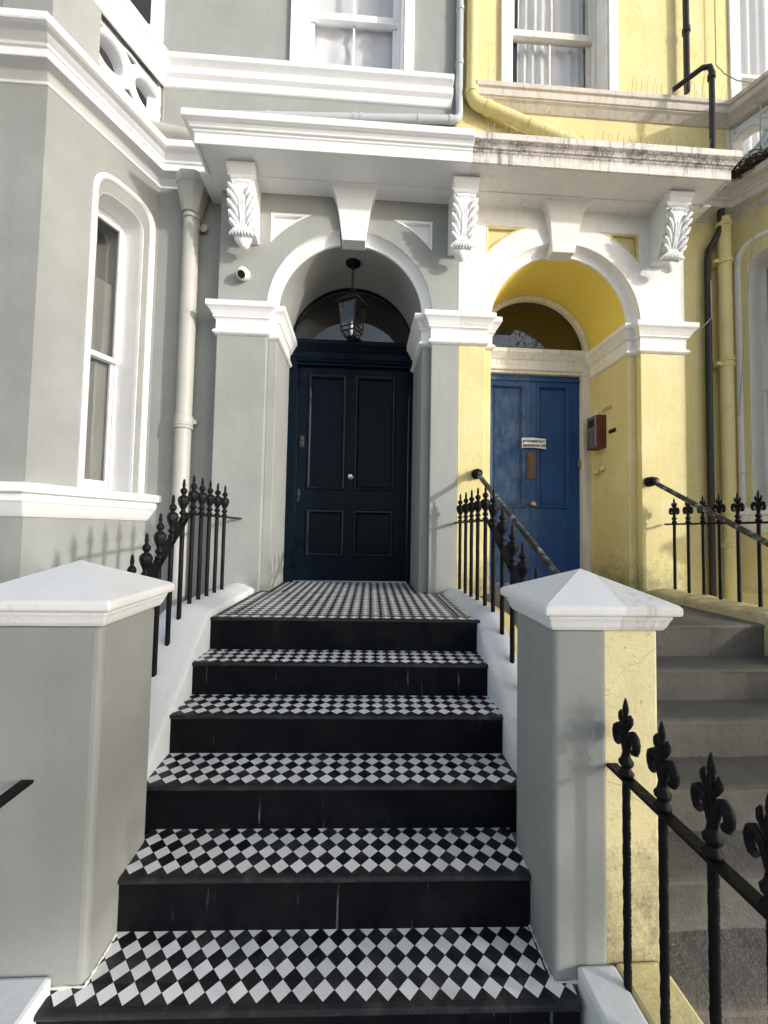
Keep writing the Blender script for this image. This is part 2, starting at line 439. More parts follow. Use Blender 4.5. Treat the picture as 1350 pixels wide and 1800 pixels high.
    ogee = [(0, 4.845), (0, 4.935), (.012, 4.94), (.014, 4.955), (.03, 4.958), (.034, 4.972), (.046, 4.985), (.062, 4.993), (.072, 5.0), (.08, 5.002), (.08, 5.062), (.0, 5.085), (-.6, 5.12)]
    if Y: ogee = [(p * .75, z) for p, z in ogee]
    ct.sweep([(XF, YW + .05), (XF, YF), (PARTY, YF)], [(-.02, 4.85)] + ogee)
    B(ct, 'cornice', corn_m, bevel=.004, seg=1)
    so = MB(); so.box(XF + .006, PARTY, YF + .006, YW, 4.862, 4.90)
    so.sweep([(-1.36, YW), (-1.36, YP), (PARTY, YP)], [(-.02, 4.836), (.006, 4.838), (.02, 4.842), (.15, 4.852), (.155, 4.866), (-.02, 4.866)])
    B(so, 'soffit', trim)
    # sweep of the roof behind the cornice
    rf = MB(); rf.box(XF + .05, PARTY, 3.5, YW + .04, 4.90, 5.075); B(rf, 'porch_roof', 'old_sill' if Y else 'white_stucco')

    # --- string course, and the balustrade coping over the bay that continues it
    A = (-2.40, 3.016); Bp = (-2.01, YW); FL = (-3.9, 3.016)
    def along(o): # offset of front path
        return o
    scp = [(0, 5.875), (.02, 5.885), (.03, 5.91), (.05, 5.96), (.085, 6.0), (.085, 6.085), (.06, 6.095), (.06, 6.11), (.105, 6.14), (.125, 6.155), (.125, 6.225), (.0, 6.25), (-.25, 6.255), (-.25, 5.875)]
    sm_ = 'old_sill' if Y else 'white'
    sc = MB()
    scp2 = [(p, 5.985 + (z - 5.875) * .70) for p, z in scp]
    if Y: scp2 = [(-.25, 6.0), (0, 6.0), (.015, 6.005), (.06, 6.05), (.085, 6.065), (.085, 6.07), (.10, 6.075), (.105, 6.13), (.105, 6.135), (.125, 6.145), (.13, 6.185), (.12, 6.195), (0, 6.215), (-.25, 6.22)]
    xe = PARTY - .055 if not Y else PARTY - .17
    sc.sweep([(FL[0], FL[1]), A, Bp, (xe, YW)], scp2)
    B(sc, 'string_course', sm_, bevel=.006, seg=1)

    # --- upper sash window over the porch
    cx, hw = -.19, .46
    wn = MB()
    # moulded outer architrave + splayed reveal
    for sg in (-1, 1):
        x_ = cx + sg * .62
        pr = [(0, YW - .03), (.0, YW + .02)]
        wn.box(min(x_, x_ - sg * .10), max(x_, x_ - sg * .10), YW - .035, YW + .3, 6.2, 8.4)
        wn.box(min(x_ - sg * .10, x_ - sg * .125), max(x_ - sg * .10, x_ - sg * .125), YW - .018, YW + .3, 6.2, 8.4)
        wn.box(min(x_ - sg * .125, x_ - sg * .16), max(x_ - sg * .125, x_ - sg * .16), YW + .15, YW + .3, 6.2, 8.4)
    wn.box(cx - .62, cx + .62, YW - .035, YW + .3, 8.2, 8.42)
    w = B(wn, 'window', 'old_white' if Y else 'white', bevel=.004, seg=1)
    def sash(par, x0, x1, z0, z1, y, mull=1, th=.04, fw=.045, botw=None, m='white'):
        f = MB(); b_ = botw or fw
        f.box(x0, x0 + fw, y, y + th, z0, z1); f.box(x1 - fw, x1, y, y + th, z0, z1)
        f.box(x0 + fw, x1 - fw, y, y + th, z0, z0 + b_); f.box(x0 + fw, x1 - fw, y, y + th, z1 - fw, z1)
        for i in range(mull):
            xm = x0 + (x1 - x0) * (i + 1) / (mull + 1); f.box(xm - .011, xm + .011, y + .004, y + th - .004, z0 + b_, z1 - fw)
        o = B(f, 'sash', m, par, bevel=.003, seg=1)
        g = MB(); g.box(x0 + fw * .8, x1 - fw * .8, y + th * .45, y + th * .55, z0 + b_ * .8, z1 - fw * .8)
        B(g, 'pane', 'glass', o)
        return o
    wm = 'old_trim' if Y else 'white'
    sash(w, cx - hw, cx + hw, 6.18, 7.12, YW + .20, 1, botw=.07, m=wm)
    sash(w, cx - hw, cx + hw, 7.06, 8.22, YW + .155, 1, botw=.075, m=wm)
    # interior: blind or net curtains in front of a dim room
    rm = MB(); rm.box(cx - .8, cx + .8, YW + .9, YW + .95, 6.0, 8.6); B(rm, 'room', 'dark_room', w)
    cb = MB()
    if not Y:
        nu, nv = 24, 40; vs = []
        for j in range(nv + 1):
            t = j / nv; z = 8.2 - 1.86 * t
            for i in range(nu + 1):
                u = i / nu
                y = YW + .29 - (.035 * abs(sin(t * pi * 6 + .3 * sin(u * 9))) * (t > .55)) - .01 * sin(u * 23 + t * 9) * t
                vs.append((cx - .44 + .88 * u, y, z + .02 * sin(u * 7) * t))
        cb.add(vs, [(j * (nu + 1) + i, j * (nu + 1) + i + 1, (j + 1) * (nu + 1) + i + 1, (j + 1) * (nu + 1) + i) for j in range(nv) for i in range(nu)], 0, True)
        B(cb, 'blind', 'blind', w, angle=60)
    else:
        nu, nv = 60, 8; vs = []
        for j in range(nv + 1):
            z = 8.2 - 2.05 * j / nv
            for i in range(nu + 1):
                u = i / nu; y = YW + .31 + .020 * sin(u * 40 + 2.2 * sin(u * 7) + .6 * sin(j * .8)) + .014 * sin(u * 13 + j * .2)
                vs.append((cx + .44 - .76 * u, y, z))
        cb.add(vs, [(j * (nu + 1) + i, j * (nu + 1) + i + 1, (j + 1) * (nu + 1) + i + 1, (j + 1) * (nu + 1) + i) for j in range(nv) for i in range(nu)], 0, True)
        # mirrored house: the gap is left on the outer side
        cb.v = [(2 * cx - x, y, z) for x, y, z in cb.v]
        B(cb, 'net_curtain', 'net', w, angle=60)

    # --- french window on the balcony over the bay
    bw = MB()
    for xa, xb in ((-3.55, -3.43), (-2.17, -2.05)): bw.box(xa, xb, YW - .02, YW + .25, 5.3, 8.3)
    w = B(bw, 'balcony_window', 'old_white' if Y else 'white', bevel=.004, seg=1)
    sash(w, -3.44, -2.16, 5.3, 6.75, YW + .12, 1, m=wm); sash(w, -3.44, -2.16, 6.70, 8.3, YW + .08, 1, m=wm)
    if Y:
        c2 = MB(); nu = 70; vs = []
        for j in range(2):
            for i in range(nu + 1):
                u = i / nu; vs.append((-3.40 + 1.24 * u, YW + .24 + .018 * sin(u * 48 + 2.5 * sin(u * 9)) + .012 * sin(u * 15), 8.3 - 3 * j))
        c2.add(vs, [(i, i + 1, nu + 2 + i, nu + 1 + i) for i in range(nu)], 0, True); B(c2, 'net_curtain', 'net', w, angle=70)
    rm = MB(); rm.box(-3.9, -1.9, YW + .6, YW + .65, 5.1, 8.6); B(rm, 'room', 'room', w)

    # --- canted bay
    u = Vector((Bp[0] - A[0], Bp[1] - A[1])).normalized(); nrm = Vector((u.y, -u.x))
    FACE = lambda s, z, d: (A[0] + u.x * s - nrm.x * d, A[1] + u.y * s - nrm.y * d, z)   # d = depth into the wall
    def rrect(s0, s1, z0, z1, hgt, ex=2.9, n=22):
        c = (s0 + s1) / 2; hw = (s1 - s0) / 2; zc = z1 - hgt
        pts = [(s0, z0)]
        for i in range(n + 1):
            t = pi - pi * i / n
            pts.append((c + hw * math.copysign(abs(cos(t)) ** (2 / ex), cos(t)), zc + hgt * abs(sin(t)) ** (2 / ex)))
        return pts + [(s1, z0)]
    opn = rrect(.402, .81, 2.0, 4.53, .16)
    L = .967
    bay = MB()
    # face with the window notch cut from the sill line up
    bay.poly_prism([[(0, 2.0), (0, 5.02), (L, 5.02), (L, 2.0)] + opn[::-1]], FACE, 0, .30)
    bay.poly_prism([[(0, -.2), (0, 2.0), (L, 2.0), (L, -.2)]], FACE, 0, .30)
    bay.box(-5.0, A[0] - .003, A[1], A[1] + .3, -.2, 5.02)
    bay.poly_prism([[(-5.0, 3.04), (-2.42, 3.04), (-2.06, YW), (-5.0, YW)]], lambda a, b, d: (a, b, d), 5.0, 5.2)
    if Y: bay.sweep([(-4.4, A[1]), A, Bp], [(0, -.2), (.07, -.2), (.07, 1.16), (.0, 1.22)], caps=False)
    B(bay, 'bay', wall_m)
    # surround
    sur = MB()
    outl = rrect(.345, .925, 1.985, 4.70, .27)
    fl = [(0, .0), (0, -.016), (.012, -.026), (.036, -.024), (.046, -.012), (.050, .0), (.052, .06)]
    # moulding follows the outline, profile offsets inward
    sur.sweep(outl, [(p, h) for p, h in fl], FACE, side=1)
    sur.sweep(opn, [(-.004, -.003), (.0, .0), (.004, .03), (.004, .25), (.03, .25)], FACE, side=1, caps=False)
    sur.poly_prism([rrect(.396, .874, 1.99, 4.648, .24) + opn[::-1]], FACE, .028, .10)
    w = B(sur, 'bay_window', 'old_white' if Y else 'white', angle=40)
    bx = MB()
    d0 = .22
    def fbox(mb, s0, s1, z0, z1, da, db):
        vs = [FACE(s, z, d) for d in (da, db) for z in (z0, z1) for s in (s0, s1)]
        mb.add(vs, [(0, 1, 3, 2), (4, 6, 7, 5), (0, 4, 5, 1), (2, 3, 7, 6), (0, 2, 6, 4), (1, 5, 7, 3)])
    for (s0, s1, z0, z1, dd, nm) in ((.402, .81, 3.19, 4.6, .225, 'upper'), (.402, .81, 2.0, 3.235, .265, 'lower')):
        f = MB()
        fbox(f, s0, s0 + .055, z0, z1, dd, dd + .035); fbox(f, s1 - .055, s1, z0, z1, dd, dd + .035)
        fbox(f, s0 + .055, s1 - .055, z0, z0 + (.045 if nm == 'upper' else .10), dd, dd + .035)
        fbox(f, s0 + .055, s1 - .055, z1 - (.16 if nm == 'upper' else .045), z1, dd, dd + .035)
        so_ = B(f, 'sash', wm, w, bevel=.004, seg=1)
        g = MB(); fbox(g, s0 + .04, s1 - .04, z0 + .03, z1 - .03, dd + .015, dd + .019); B(g, 'pane', 'glass', so_)
    bl = MB(); fbox(bl, .38, .90, 2.0, 3.95, .33, .335); fbox(bl, .38, .62, 3.9, 4.6, .33, .335); B(bl, 'blind', 'net' if Y else 'taupe', w)
    rm = MB(); fbox(rm, .2, 1.2, 1.9, 4.8, .7, .72); B(rm, 'room', 'room', w)
    # sill moulding, bay cornice
    sl = MB(); sl.sweep([(-4.6, A[1]), A, Bp, (Bp[0] + .06, Bp[1] + .136)] if False else [(-4.6, A[1]), A, (Bp[0] + u.x * .10, Bp[1] + u.y * .10)],
                        [(-.02, 1.745), (.012, 1.75), (.03, 1.775), (.075, 1.85), (.085, 1.86), (.085, 1.915), (.125, 1.92), (.125, 1.985), (-.02, 2.0)])
    B(sl, 'sill', trim, bevel=.004, seg=1)
    bc = MB()
    bcp = [(-.02, 4.965), (.008, 4.965), (.012, 4.985), (.04, 5.01), (.05, 5.025), (.135, 5.035), (.135, 5.095), (.15, 5.10), (.155, 5.115), (.18, 5.13), (.20, 5.145), (.235, 5.155), (.255, 5.165), (.26, 5.175), (.26, 5.225), (.0, 5.26), (-.4, 5.27), (-.4, 4.965)]
    bc.sweep([(-4.6, A[1]), A, Bp, (-1.38, YW)], bcp)
    B(bc, 'bay_cornice', 'old_sill' if Y else 'white', bevel=.004, seg=1)
    # balustrade: corner pedestal, pierced panel, end block
    ped = MB()
    off = .03
    q0 = FACE(.345, 0, 0); q1 = FACE(.345, 0, .24)
    ped.poly_prism([[(-2.76, A[1]), A, q0[:2], q1[:2], (-2.50, A[1] + .26), (-2.76, A[1] + .26)]], lambda a, b, d: (a, b, d), 5.22, 6.0)
    B(ped, 'pedestal', wall_m if not Y else 'old_white')
    ped = MB(); ped.poly_prism([[(.955, 5.22), (.955, 6.0), (1.03, 6.0), (1.03, 5.22)]], FACE, .0, .22)
    B(ped, 'pedestal', wall_m if not Y else 'old_white')
    def circ(cx_, cz_, r, n=28, sx=1.): return [(cx_ + r * sx * cos(2 * pi * i / n), cz_ + r * sin(2 * pi * i / n)) for i in range(n)]
    pan = MB()
    zc = 5.765; ca, cb_ = .462, .822; cm = (ca + cb_) / 2
    def lens2(sg): return [(cm, zc + sg * .085), (cm + .045, zc + sg * .13), (cm + .10, zc + sg * .185), (cm + .05, zc + sg * .205), (cm, zc + sg * .21), (cm - .05, zc + sg * .205), (cm - .10, zc + sg * .185), (cm - .045, zc + sg * .13)]
    holes = [circ(ca, zc, .128), circ(cb_, zc, .128), lens2(1), lens2(-1)]
    for sg in (1, -1): holes += [[(.355, zc + sg * .205), (.36, zc + sg * .14), (.40, zc + sg * .175)], [(.945, zc + sg * .205), (.94, zc + sg * .14), (.90, zc + sg * .175)]]
    pan.poly_prism([[(.346, 5.24), (.346, 5.995), (.954, 5.995), (.954, 5.24)]] + holes, FACE, .05, .17)
    for hc in (circ(ca, zc, .134), circ(cb_, zc, .134), lens2(1)[::-1], lens2(-1)):
        pan.sweep(hc, [(0, .051), (0, .036), (.010, .030), (.022, .034), (.026, .051)], FACE, closed=True, side=1)
    pan.lathe([(.030, 0), (.030, .018), (.018, .028)], n=16, M4=Matrix(((u.x, 0, nrm.x, A[0] + u.x * cm - nrm.x * .05), (u.y, 0, nrm.y, A[1] + u.y * cm - nrm.y * .05), (0, 1, 0, zc), (0, 0, 0, 1))))
    B(pan, 'balustrade_panel', 'white_stucco' if Y else 'white', bevel=.004, seg=1)
    fr = MB()
    zc = 5.72
    for k in range(2):
        fr.poly_prism([[(-3.5 + .3 * k, 5.24), (-3.5 + .3 * k, 5.89), (-3.47 + .3 * k, 5.89), (-3.47 + .3 * k, 5.24)]], XZ, A[1] + .05, A[1] + .16)
        fr.sweep([(a, b) for a, b in circ(-3.34 + .3 * k, zc, .12)], [(0, A[1] + .05), (.03, A[1] + .05), (.03, A[1] + .16), (0, A[1] + .16)], XZ, closed=True)
    B(fr, 'balustrade_panel', 'white_stucco' if Y else 'white')

    # --- door, frame, fanlight
    dm = 'door_blue' if Y else 'door_navy'; fm = 'old_trim' if Y else 'door_navy'
    yd = YD + .05
    fr = MB()
    xl, xr = -.829, .544; jl, jr = -.735, .505
    fr.box(xl, jl, YD - .02, YD + .10, ZL, 3.57); fr.box(jr, xr, YD - .02, YD + .10, ZL, 3.57)
    fr.box(xl - .0, jl + .006, YD - .032, YD + .05, ZL, ZL + .16)
    fr.sweep([(xl, YD), (xr, YD)], [(-.08, 3.52), (.0, 3.522), (.0, 3.545), (.022, 3.552), (.03, 3.57), (.02, 3.585), (.012, 3.60), (.012, 3.665), (.025, 3.675), (.04, 3.70), (.06, 3.725), (.072, 3.74), (.072, 3.775), (.05, 3.79), (-.08, 3.80)])
    for xx in (jl - .05, ): fr.box(xx - .055, xx + .055, YD - .035, YD, 3.505, 3.535)
    fo = B(fr, 'door_frame', fm, bevel=.004, seg=1)
    # fanlight: rim and glass
    fl_ = MB(); rim = arc(GC, ZI1 + .005, R1 - .001, 0, pi, 48)
    fl_.sweep(rim, [(0, YD + .10), (0, YD - .005), (-.016, YD - .012), (-.032, YD), (-.05, YD + .015), (-.05, YD + .06)] if Y else [(0, YD + .10), (0, YD + .03), (-.02, YD + .03), (-.02, YD + .07)], XZ, side=1)
    B(fl_, 'fanlight', fm, root)
    fo = root.children[-1]
    gl = MB(); gl.poly_prism([arc(GC, ZI1 + .005, R1 - .01, 0, pi, 48)], XZ, YD + .06, YD + .064)
    B(gl, 'pane', 'glass', fo)
    hall = MB(); hall.box(-1.0, .75, YD + .9, YD + .92, 3.5, 4.8); hall.box(-1.0, .75, YD + .12, YD + .9, 3.5, 3.52)
    hall.box(-1.0, .75, YD + .12, YD + .9, 4.7, 4.72); hall.box(-1.02, -1.0, YD + .12, YD + .9, 3.5, 4.7); hall.box(.75, .77, YD + .12, YD + .9, 3.5, 4.7)
    B(hall, 'hall', 'dark_room', fo)
    # leaf with sunk panels
    df = MB(); x0, x1, z0, z1 = jl + .003, jr - .003, ZL + .008, 3.518
    if not Y: pans = [(-.605, -.21, 2.155, 3.42), (-.085, .345, 2.155, 3.42), (-.60, -.205, 1.42, 1.905), (-.078, .34, 1.42, 1.905)]
    else: pans = [(-.60, -.235, 2.0, 3.40), (-.075, .315, 2.0, 3.40)]
    rect = lambda a, b, c, d: [(a, c), (b, c), (b, d), (a, d)]
    df.poly_prism([rect(x0, x1, z0, z1)] + [rect(*p) for p in pans], XZ, yd, yd + .045)
    df.poly_prism([rect(x0, x1, z0, z1)], XZ, yd + .024, yd + .044)
    pmold = []
    for p in pans:
        pm_ = MB(); pmold.append(pm_); pm_.sweep(rect(*p), [(-.014, yd + .001), (-.014, yd - .008), (-.006, yd - .018), (.008, yd - .02), (.018, yd - .012), (.026, yd + .004), (.03, yd + .024)], XZ, closed=True, side=-1)
        a, b, c, d = p
        df.poly_prism([rect(a + .055, b - .055, c + .055, d - .055)], XZ, yd + .018, yd + .025) if Y else None
    if Y:
        df.box(-.1575, -.1525, yd - .006, yd + .001, z0, z1)
        for p in ((-.60, -.235), (-.075, .315)):
            for (a, b, c, d) in ((p[0], p[1], 1.82, 1.828), (p[0], p[1], 1.28, 1.288), (p[0], p[0] + .008, 1.28, 1.828), (p[1] - .008, p[1], 1.28, 1.828)): df.box(a, b, yd - .005, yd + .001, c, d)
        df.box(x0, x1, yd - .02, yd + .0, 3.45, 3.475)
    door = B(df, 'front_door', dm, root)
    for pm_ in pmold: B(pm_, 'panel_moulding', 'door_blue' if Y else 'navy_moulding', door)
    if not Y:
        k = MB(); k.lathe([(.03, 0), (.03, .008), (.012, .012), (.011, .03), (.022, .038), (.030, .05), (.030, .06), (.022, .07), (.01, .074)], n=20, M4=Matrix(((1, 0, 0, -.132), (0, 0, -1, yd), (0, 1, 0, 2.29), (0, 0, 0, 1))))
        B(k, 'knob', 'chrome', door)
        s_ = MB(); s_.box(-.30, -.0, yd - .012, yd, 1.98, 2.07); s_.box(-.265, -.035, yd - .018, yd - .01, 2.0, 2.05); B(s_, 'letter_plate', 'iron', door, bevel=.003)
        e = MB(); e.box(-.705, -.655, yd - .016, yd, 2.60, 2.73); e.lathe([(.02, 0), (.016, .012), (.006, .014)], n=14, M4=Matrix(((1, 0, 0, -.68), (0, 0, -1, yd - .014), (0, 1, 0, 2.695), (0, 0, 0, 1))))
        e.lathe([(.018, 0), (.018, .01), (.012, .013)], n=14, M4=Matrix(((1, 0, 0, -.68), (0, 0, -1, yd - .014), (0, 1, 0, 2.625), (0, 0, 0, 1))))
        B(e, 'lock', 'dark_metal', door, bevel=.002)
        e = MB(); e.box(-.718, -.685, yd - .02, yd, 2.0, 2.14); e.lathe([(.014, 0), (.014, .03), (.02, .04), (.012, .05)], n=12, M4=Matrix(((1, 0, 0, -.70), (0, 0, -1, yd - .014), (0, 1, 0, 2.07), (0, 0, 0, 1)))); B(e, 'latch', 'black_plastic', door, bevel=.002)
    else:
        m_ = lambda x: x
        k = MB(); kx = mir(1.925); k.lathe([(.028, 0), (.026, .01), (.012, .014), (.012, .034), (.026, .042), (.036, .058), (.034, .07), (.02, .08)], n=20, M4=Matrix(((1, 0, 0, kx), (0, 0, -1, yd - .004), (0, 1, 0, 2.03), (0, 0, 0, 1))))
        B(k, 'knob', 'brass', door)
        s_ = MB(); s_.box(kx - .052, kx + .052, yd - .012, yd, 2.32, 2.62); s_.box(kx - .034, kx + .034, yd - .02, yd - .01, 2.36, 2.58); B(s_, 'letter_plate', 'copper', door, bevel=.003)
        e = MB(); xk = mir(2.485); e.box(xk - .022, xk + .022, yd - .03, yd, 2.46, 2.55); B(e, 'lock', 'brass', door, bevel=.004)
    return root

grey_house = house('grey')
yellow_house = house('yellow')

# ------------------------------------------------------------------ corbel brackets (acanthus consoles)
def bracket(cx, m, par):
    sideprof = [(YP + .03, 4.862), (3.43, 4.862), (3.415, 4.83), (3.425, 4.80), (3.455, 4.765), (3.465, 4.745), (3.485, 4.74), (3.478, 4.70), (3.475, 4.66), (3.487, 4.61), (3.51, 4.55), (3.535, 4.48), (3.557, 4.42), (3.575, 4.38), (3.61, 4.345), (3.65, 4.33), (YP + .03, 4.33)]
    b = MB(); YZ = lambda a, z, d: (d, a, z)
    b.poly_prism([sideprof], YZ, cx - .100, cx + .100)
    # top roll of the block
    b.poly_prism([[(3.50, 4.858), (3.422, 4.858), (3.405, 4.835), (3.415, 4.81), (3.45, 4.785), (3.455, 4.76), (3.50, 4.757)]], YZ, cx - .118, cx + .118)
    # leaf: a curved tongue down the front, with stems, curled side lobes, a fluted lower leaf and a boss at the tip
    front = [(3.472, 4.735), (3.466, 4.70), (3.463, 4.66), (3.472, 4.61), (3.494, 4.55), (3.516, 4.48), (3.534, 4.41), (3.547, 4.35), (3.556, 4.31), (3.572, 4.27), (3.60, 4.245), (3.65, 4.235)]
    def cur(t):
        f = min(max(t, 0), 1) * (len(front) - 1); i = min(int(f), len(front) - 2); w = f - i
        return (front[i][0] * (1 - w) + front[i + 1][0] * w, front[i][1] * (1 - w) + front[i + 1][1] * w)
    def at(s_, t, h): y, z = cur(t); return (cx + s_, y - h, z - .15 * h)
    nu, nv = 12, 40; vs = []
    for j in range(nv + 1):
        t = j / nv; hw = .078 + .010 * sin(t * 26) if t < .74 else .082 * sqrt(max(.05, 1 - ((t - .74) / .27) ** 2))
        for i in range(nu + 1):
            q = (i / nu - .5) * 2; vs.append(at(q * hw, t, .012 * (1 - q * q) + .002))
    b.add(vs, [(j * (nu + 1) + i, j * (nu + 1) + i + 1, (j + 1) * (nu + 1) + i + 1, (j + 1) * (nu + 1) + i) for j in range(nv) for i in range(nu)], 0, True)
    for k in range(9):                     # beaded fringe along the top
        x_ = -.076 + .152 * k / 8; b.tube([at(x_ * .9, .13, .006), at(x_, .07, .02), at(x_ * 1.06, .03, .012)], [.005, .0105, .006], 6)
    for x_, tt in ((0, .08), (-.022, .15), (.022, .15)):   # stems
        b.tube([at(x_ * 1.5, tt + .06, .010), at(x_ * .9, .35, .018), at(x_ * .5, .52, .022), at(x_ * .8, .62, .016)], [.005, .010, .009, .005], 8)
    for sg in (-1, 1):
        for k, t in enumerate((.20, .30, .40, .50, .585)):  # side lobes, each ending in a curl
            w_ = .108 - .005 * abs(k - 2)
            b.tube([at(sg * .028, t + .13, .012), at(sg * .052, t + .06, .020), at(sg * (w_ - .016), t, .026), at(sg * w_, t - .028, .024), at(sg * (w_ + .004), t - .004, .012), at(sg * (w_ - .01), t + .02, .004)], [.006, .013, .018, .0175, .015, .010], 8)
            b.tube([at(sg * .05, t + .085, .012), at(sg * .075, t + .055, .014), at(sg * (w_ - .002), t + .038, .008)], [.004, .007, .006], 6)
    for k in range(9):                     # lower leaf: flutes fanning out
        q = (k - 4) / 4; b.tube([at(q * .020, .58, .014), at(q * .060, .66, .030 - .006 * q * q), at(q * .104, .735, .034 - .016 * q * q), at(q * .112, .775 - .01 * abs(q), .018)], [.004, .009, .0125, .008], 8)
    b.lathe([(.004, -.048), (.030, -.040), (.047, -.018), (.050, .004), (.043, .026), (.026, .040), (.004, .046)], n=16, lobes=8, lob=[0, .05, .06, .06, .05, .03, 0], c=(cx, 3.592, 4.243))
    return b.build('bracket', m, par, angle=60)
bracket(-1.105, 'white', grey_house); bracket(.868, 'white', grey_house); bracket(2.862, 'white_stucco', yellow_house)

# ------------------------------------------------------------------ steps
ROT = radians(-1.348); PX, PY = -.1, 2.0
def SR(x, y, z):
    dx, dy = x - PX, y - PY
    return (PX + dx * cos(ROT) - dy * sin(ROT), PY + dx * sin(ROT) + dy * cos(ROT), z)
ZS = [.171, .368, .556, .747, .929, ZL]
YS = [1.366, 1.62, 1.868, 2.128, 2.379, 2.63]
D = .0707
def clip(poly, x0, x1, y0, y1):
    for ax, val, sg in ((0, x0, 1), (0, x1, -1), (1, y0, 1), (1, y1, -1)):
        out = []
        for i in range(len(poly)):
            a, b = poly[i - 1], poly[i]; da, db = sg * (a[ax] - val), sg * (b[ax] - val)
            if da >= 0: pass
            if (da >= 0) != (db >= 0):
                t = da / (da - db); out.append((a[0] + t * (b[0] - a[0]), a[1] + t * (b[1] - a[1])))
            if db >= 0: out.append(b)
        poly = out
        if len(poly) < 3: return []
    return poly
def area(p): return abs(sum(p[i - 1][0] * p[i][1] - p[i][0] * p[i - 1][1] for i in range(len(p)))) / 2
def tiles(mb, x0, x1, y0, y1, z, ox, oy):
    """white squares with their near corners on lattice (ox, oy); black squares between; 1.2 mm joints"""
    h = D / 2 - .0011
    i0, i1 = int((x0 - ox) / D) - 2, int((x1 - ox) / D) + 2; j0, j1 = int((y0 - oy) / D) - 2, int((y1 - oy) / D) + 2
    for i in range(i0, i1 + 1):
        for j in range(j0, j1 + 1):
            for (cx, cy, mi) in ((ox + i * D, oy + (j + .5) * D, 0), (ox + (i + .5) * D, oy + j * D, 1)):
                cx += random.uniform(-.0006, .0006); cy += random.uniform(-.0006, .0006)
                p = clip([(cx, cy - h), (cx + h, cy), (cx, cy + h), (cx - h, cy)], x0, x1, y0, y1)
                if p and area(p) > 1.5e-5:
                    zz = z + random.uniform(-.0004, .0004)
                    mb.add([SR(x, y, zz) for x, y in p], [tuple(range(len(p)))], mi)
steps = thing('front_steps', 'black front steps with black and white diamond tiled treads up to navy door', 'steps', (-.1, 2.0, 0))
XT = [(-.975, .762), (-.884, .687), (-.945, .752), (-.95, .757), (-.95, .757), (-.95, .757)]
OX = [.0622, .069, .0044, .03, .055, .02]
for k in range(6):
    x0, x1 = XT[k]; z = ZS[k]; yf = YS[k]; yb = YS[k + 1] if k < 5 else YD + .02
    st = MB(); dep = .5 if k < 5 else 1.0
    zb = ZS[k - 1] - .02 if k else -.05
    xa, xb = (x0 - .008, x1 + .008) if k else (x0, x1)
    st.box(xa, xb, yf + .012, yb + .03, zb, z - .004); st.xf(SR)
    so = st.build('step', 'riser', steps)
    # nosing strip
    ns = MB(); ns.sweep([(xa, 0), (xb, 0)], [(-.012, z - .022), (.004, z - .021), (.010, z - .017), (.012, z - .011), (.010, z - .004), (.005, z), (-.0115, z + .0008), (-.012, z - .006)], side=1)
    ns.xf(lambda x, y, zz: SR(x, y + yf + .012, zz)); ns.build('nosing', 'nosing', so, angle=50)
    tr = MB(); yt = yf + .0245
    gx0, gx1 = xa, xb
    if k == 0:
        tiles(tr, x0, x1, yt, 1.455, z, OX[k], yt); tiles(tr, -.886, .687, 1.455, yb + .012, z, OX[k], yt)
    elif k < 5: tiles(tr, x0 - .01, x1 + .01, yt, yb + .012, z, OX[k], yt)
    else:
        bw, lw = .078, .022
        def ring(ax0, ax1, ay0, ay1):
            tiles(tr, ax0, ax0 + bw, ay0, ay1, z, OX[k], yt); tiles(tr, ax1 - bw, ax1, ay0, ay1, z, OX[k], yt)
            tiles(tr, ax0 + bw + lw, ax1 - bw - lw, ay0, ay1, z, OX[k], yt)
        # front band, then the field up to the pilasters, then between the jambs
        tiles(tr, x0, x1, yt, yt + bw, z, OX[k], yt)
        ring(x0 + .02, x1 - .02, yt + bw + lw, 3.70)
        ring(-.83, .548, 3.70 + lw, YD + .01)
    o = tr.build('tiles', ['tile_white', 'tile_black'], so)
    gb = MB(); gb.box(gx0, gx1, yf + .035, yb + .02, z - .003, z - .0014); gb.xf(SR); gb.build('bedding', 'grout', so)

ysteps = thing('front_steps', 'worn bare grey stone steps up to the blue door', 'steps', (1.9, 2.0, 0))
for k in range(6):
    z = ZS[k] - .012; yf = YS[k] - .03; yb = YS[k + 1] if k < 5 else YD + .05
    st = MB(); nx = 40
    prof = [(0, z - .22), (0, z - .03), (-.008, z - .02), (-.006, z - .006), (.006, z), (.05, z + .001), ((yb - yf) * .5, z - .006 if k < 5 else z), (yb - yf + .02, z)]
    vs = []
    for i in range(nx + 1):
        x = 1.0 + 1.74 * i / nx; w = math.exp(-((x - 1.85) / .45) ** 2)
        for (p, h) in prof: vs.append((x, yf + p + .012 * w * (p < .03) + .003 * sin(x * 13 + k), h - .012 * w * (h > z - .025) + .0015 * sin(x * 29 + k * 2)))
    m_ = len(prof)
    st.add(vs, [(i * m_ + j, (i + 1) * m_ + j, (i + 1) * m_ + j + 1, i * m_ + j + 1) for i in range(nx) for j in range(m_ - 1)], 0, True)
    st.build('step', 'stone', ysteps, angle=50)
db = MB()
for _ in range(120):
    k = random.choice([0, 0, 0, 1, 1, 2, 3, 4]); x = random.uniform(1.1, 2.6); y = random.uniform(YS[k] + .02, YS[k + 1] - .01); z = ZS[k] - .013
    a = random.uniform(0, 6.3); l = random.uniform(.004, .014); w = l * random.uniform(.25, .6)
    db.add([(x + l * cos(a), y + l * sin(a), z + .004), (x - w * sin(a), y + w * cos(a), z + .003), (x - l * cos(a), y - l * sin(a), z + .005), (x + w * sin(a), y - w * cos(a), z + .007)], [(0, 1, 2, 3)], 0)
o = db.build('leaf_litter', ['debris', 'paper']); o['kind'] = 'stuff'; o['label'] = 'specks of dry leaf and grit scattered on the stone steps'; o['category'] = 'litter'

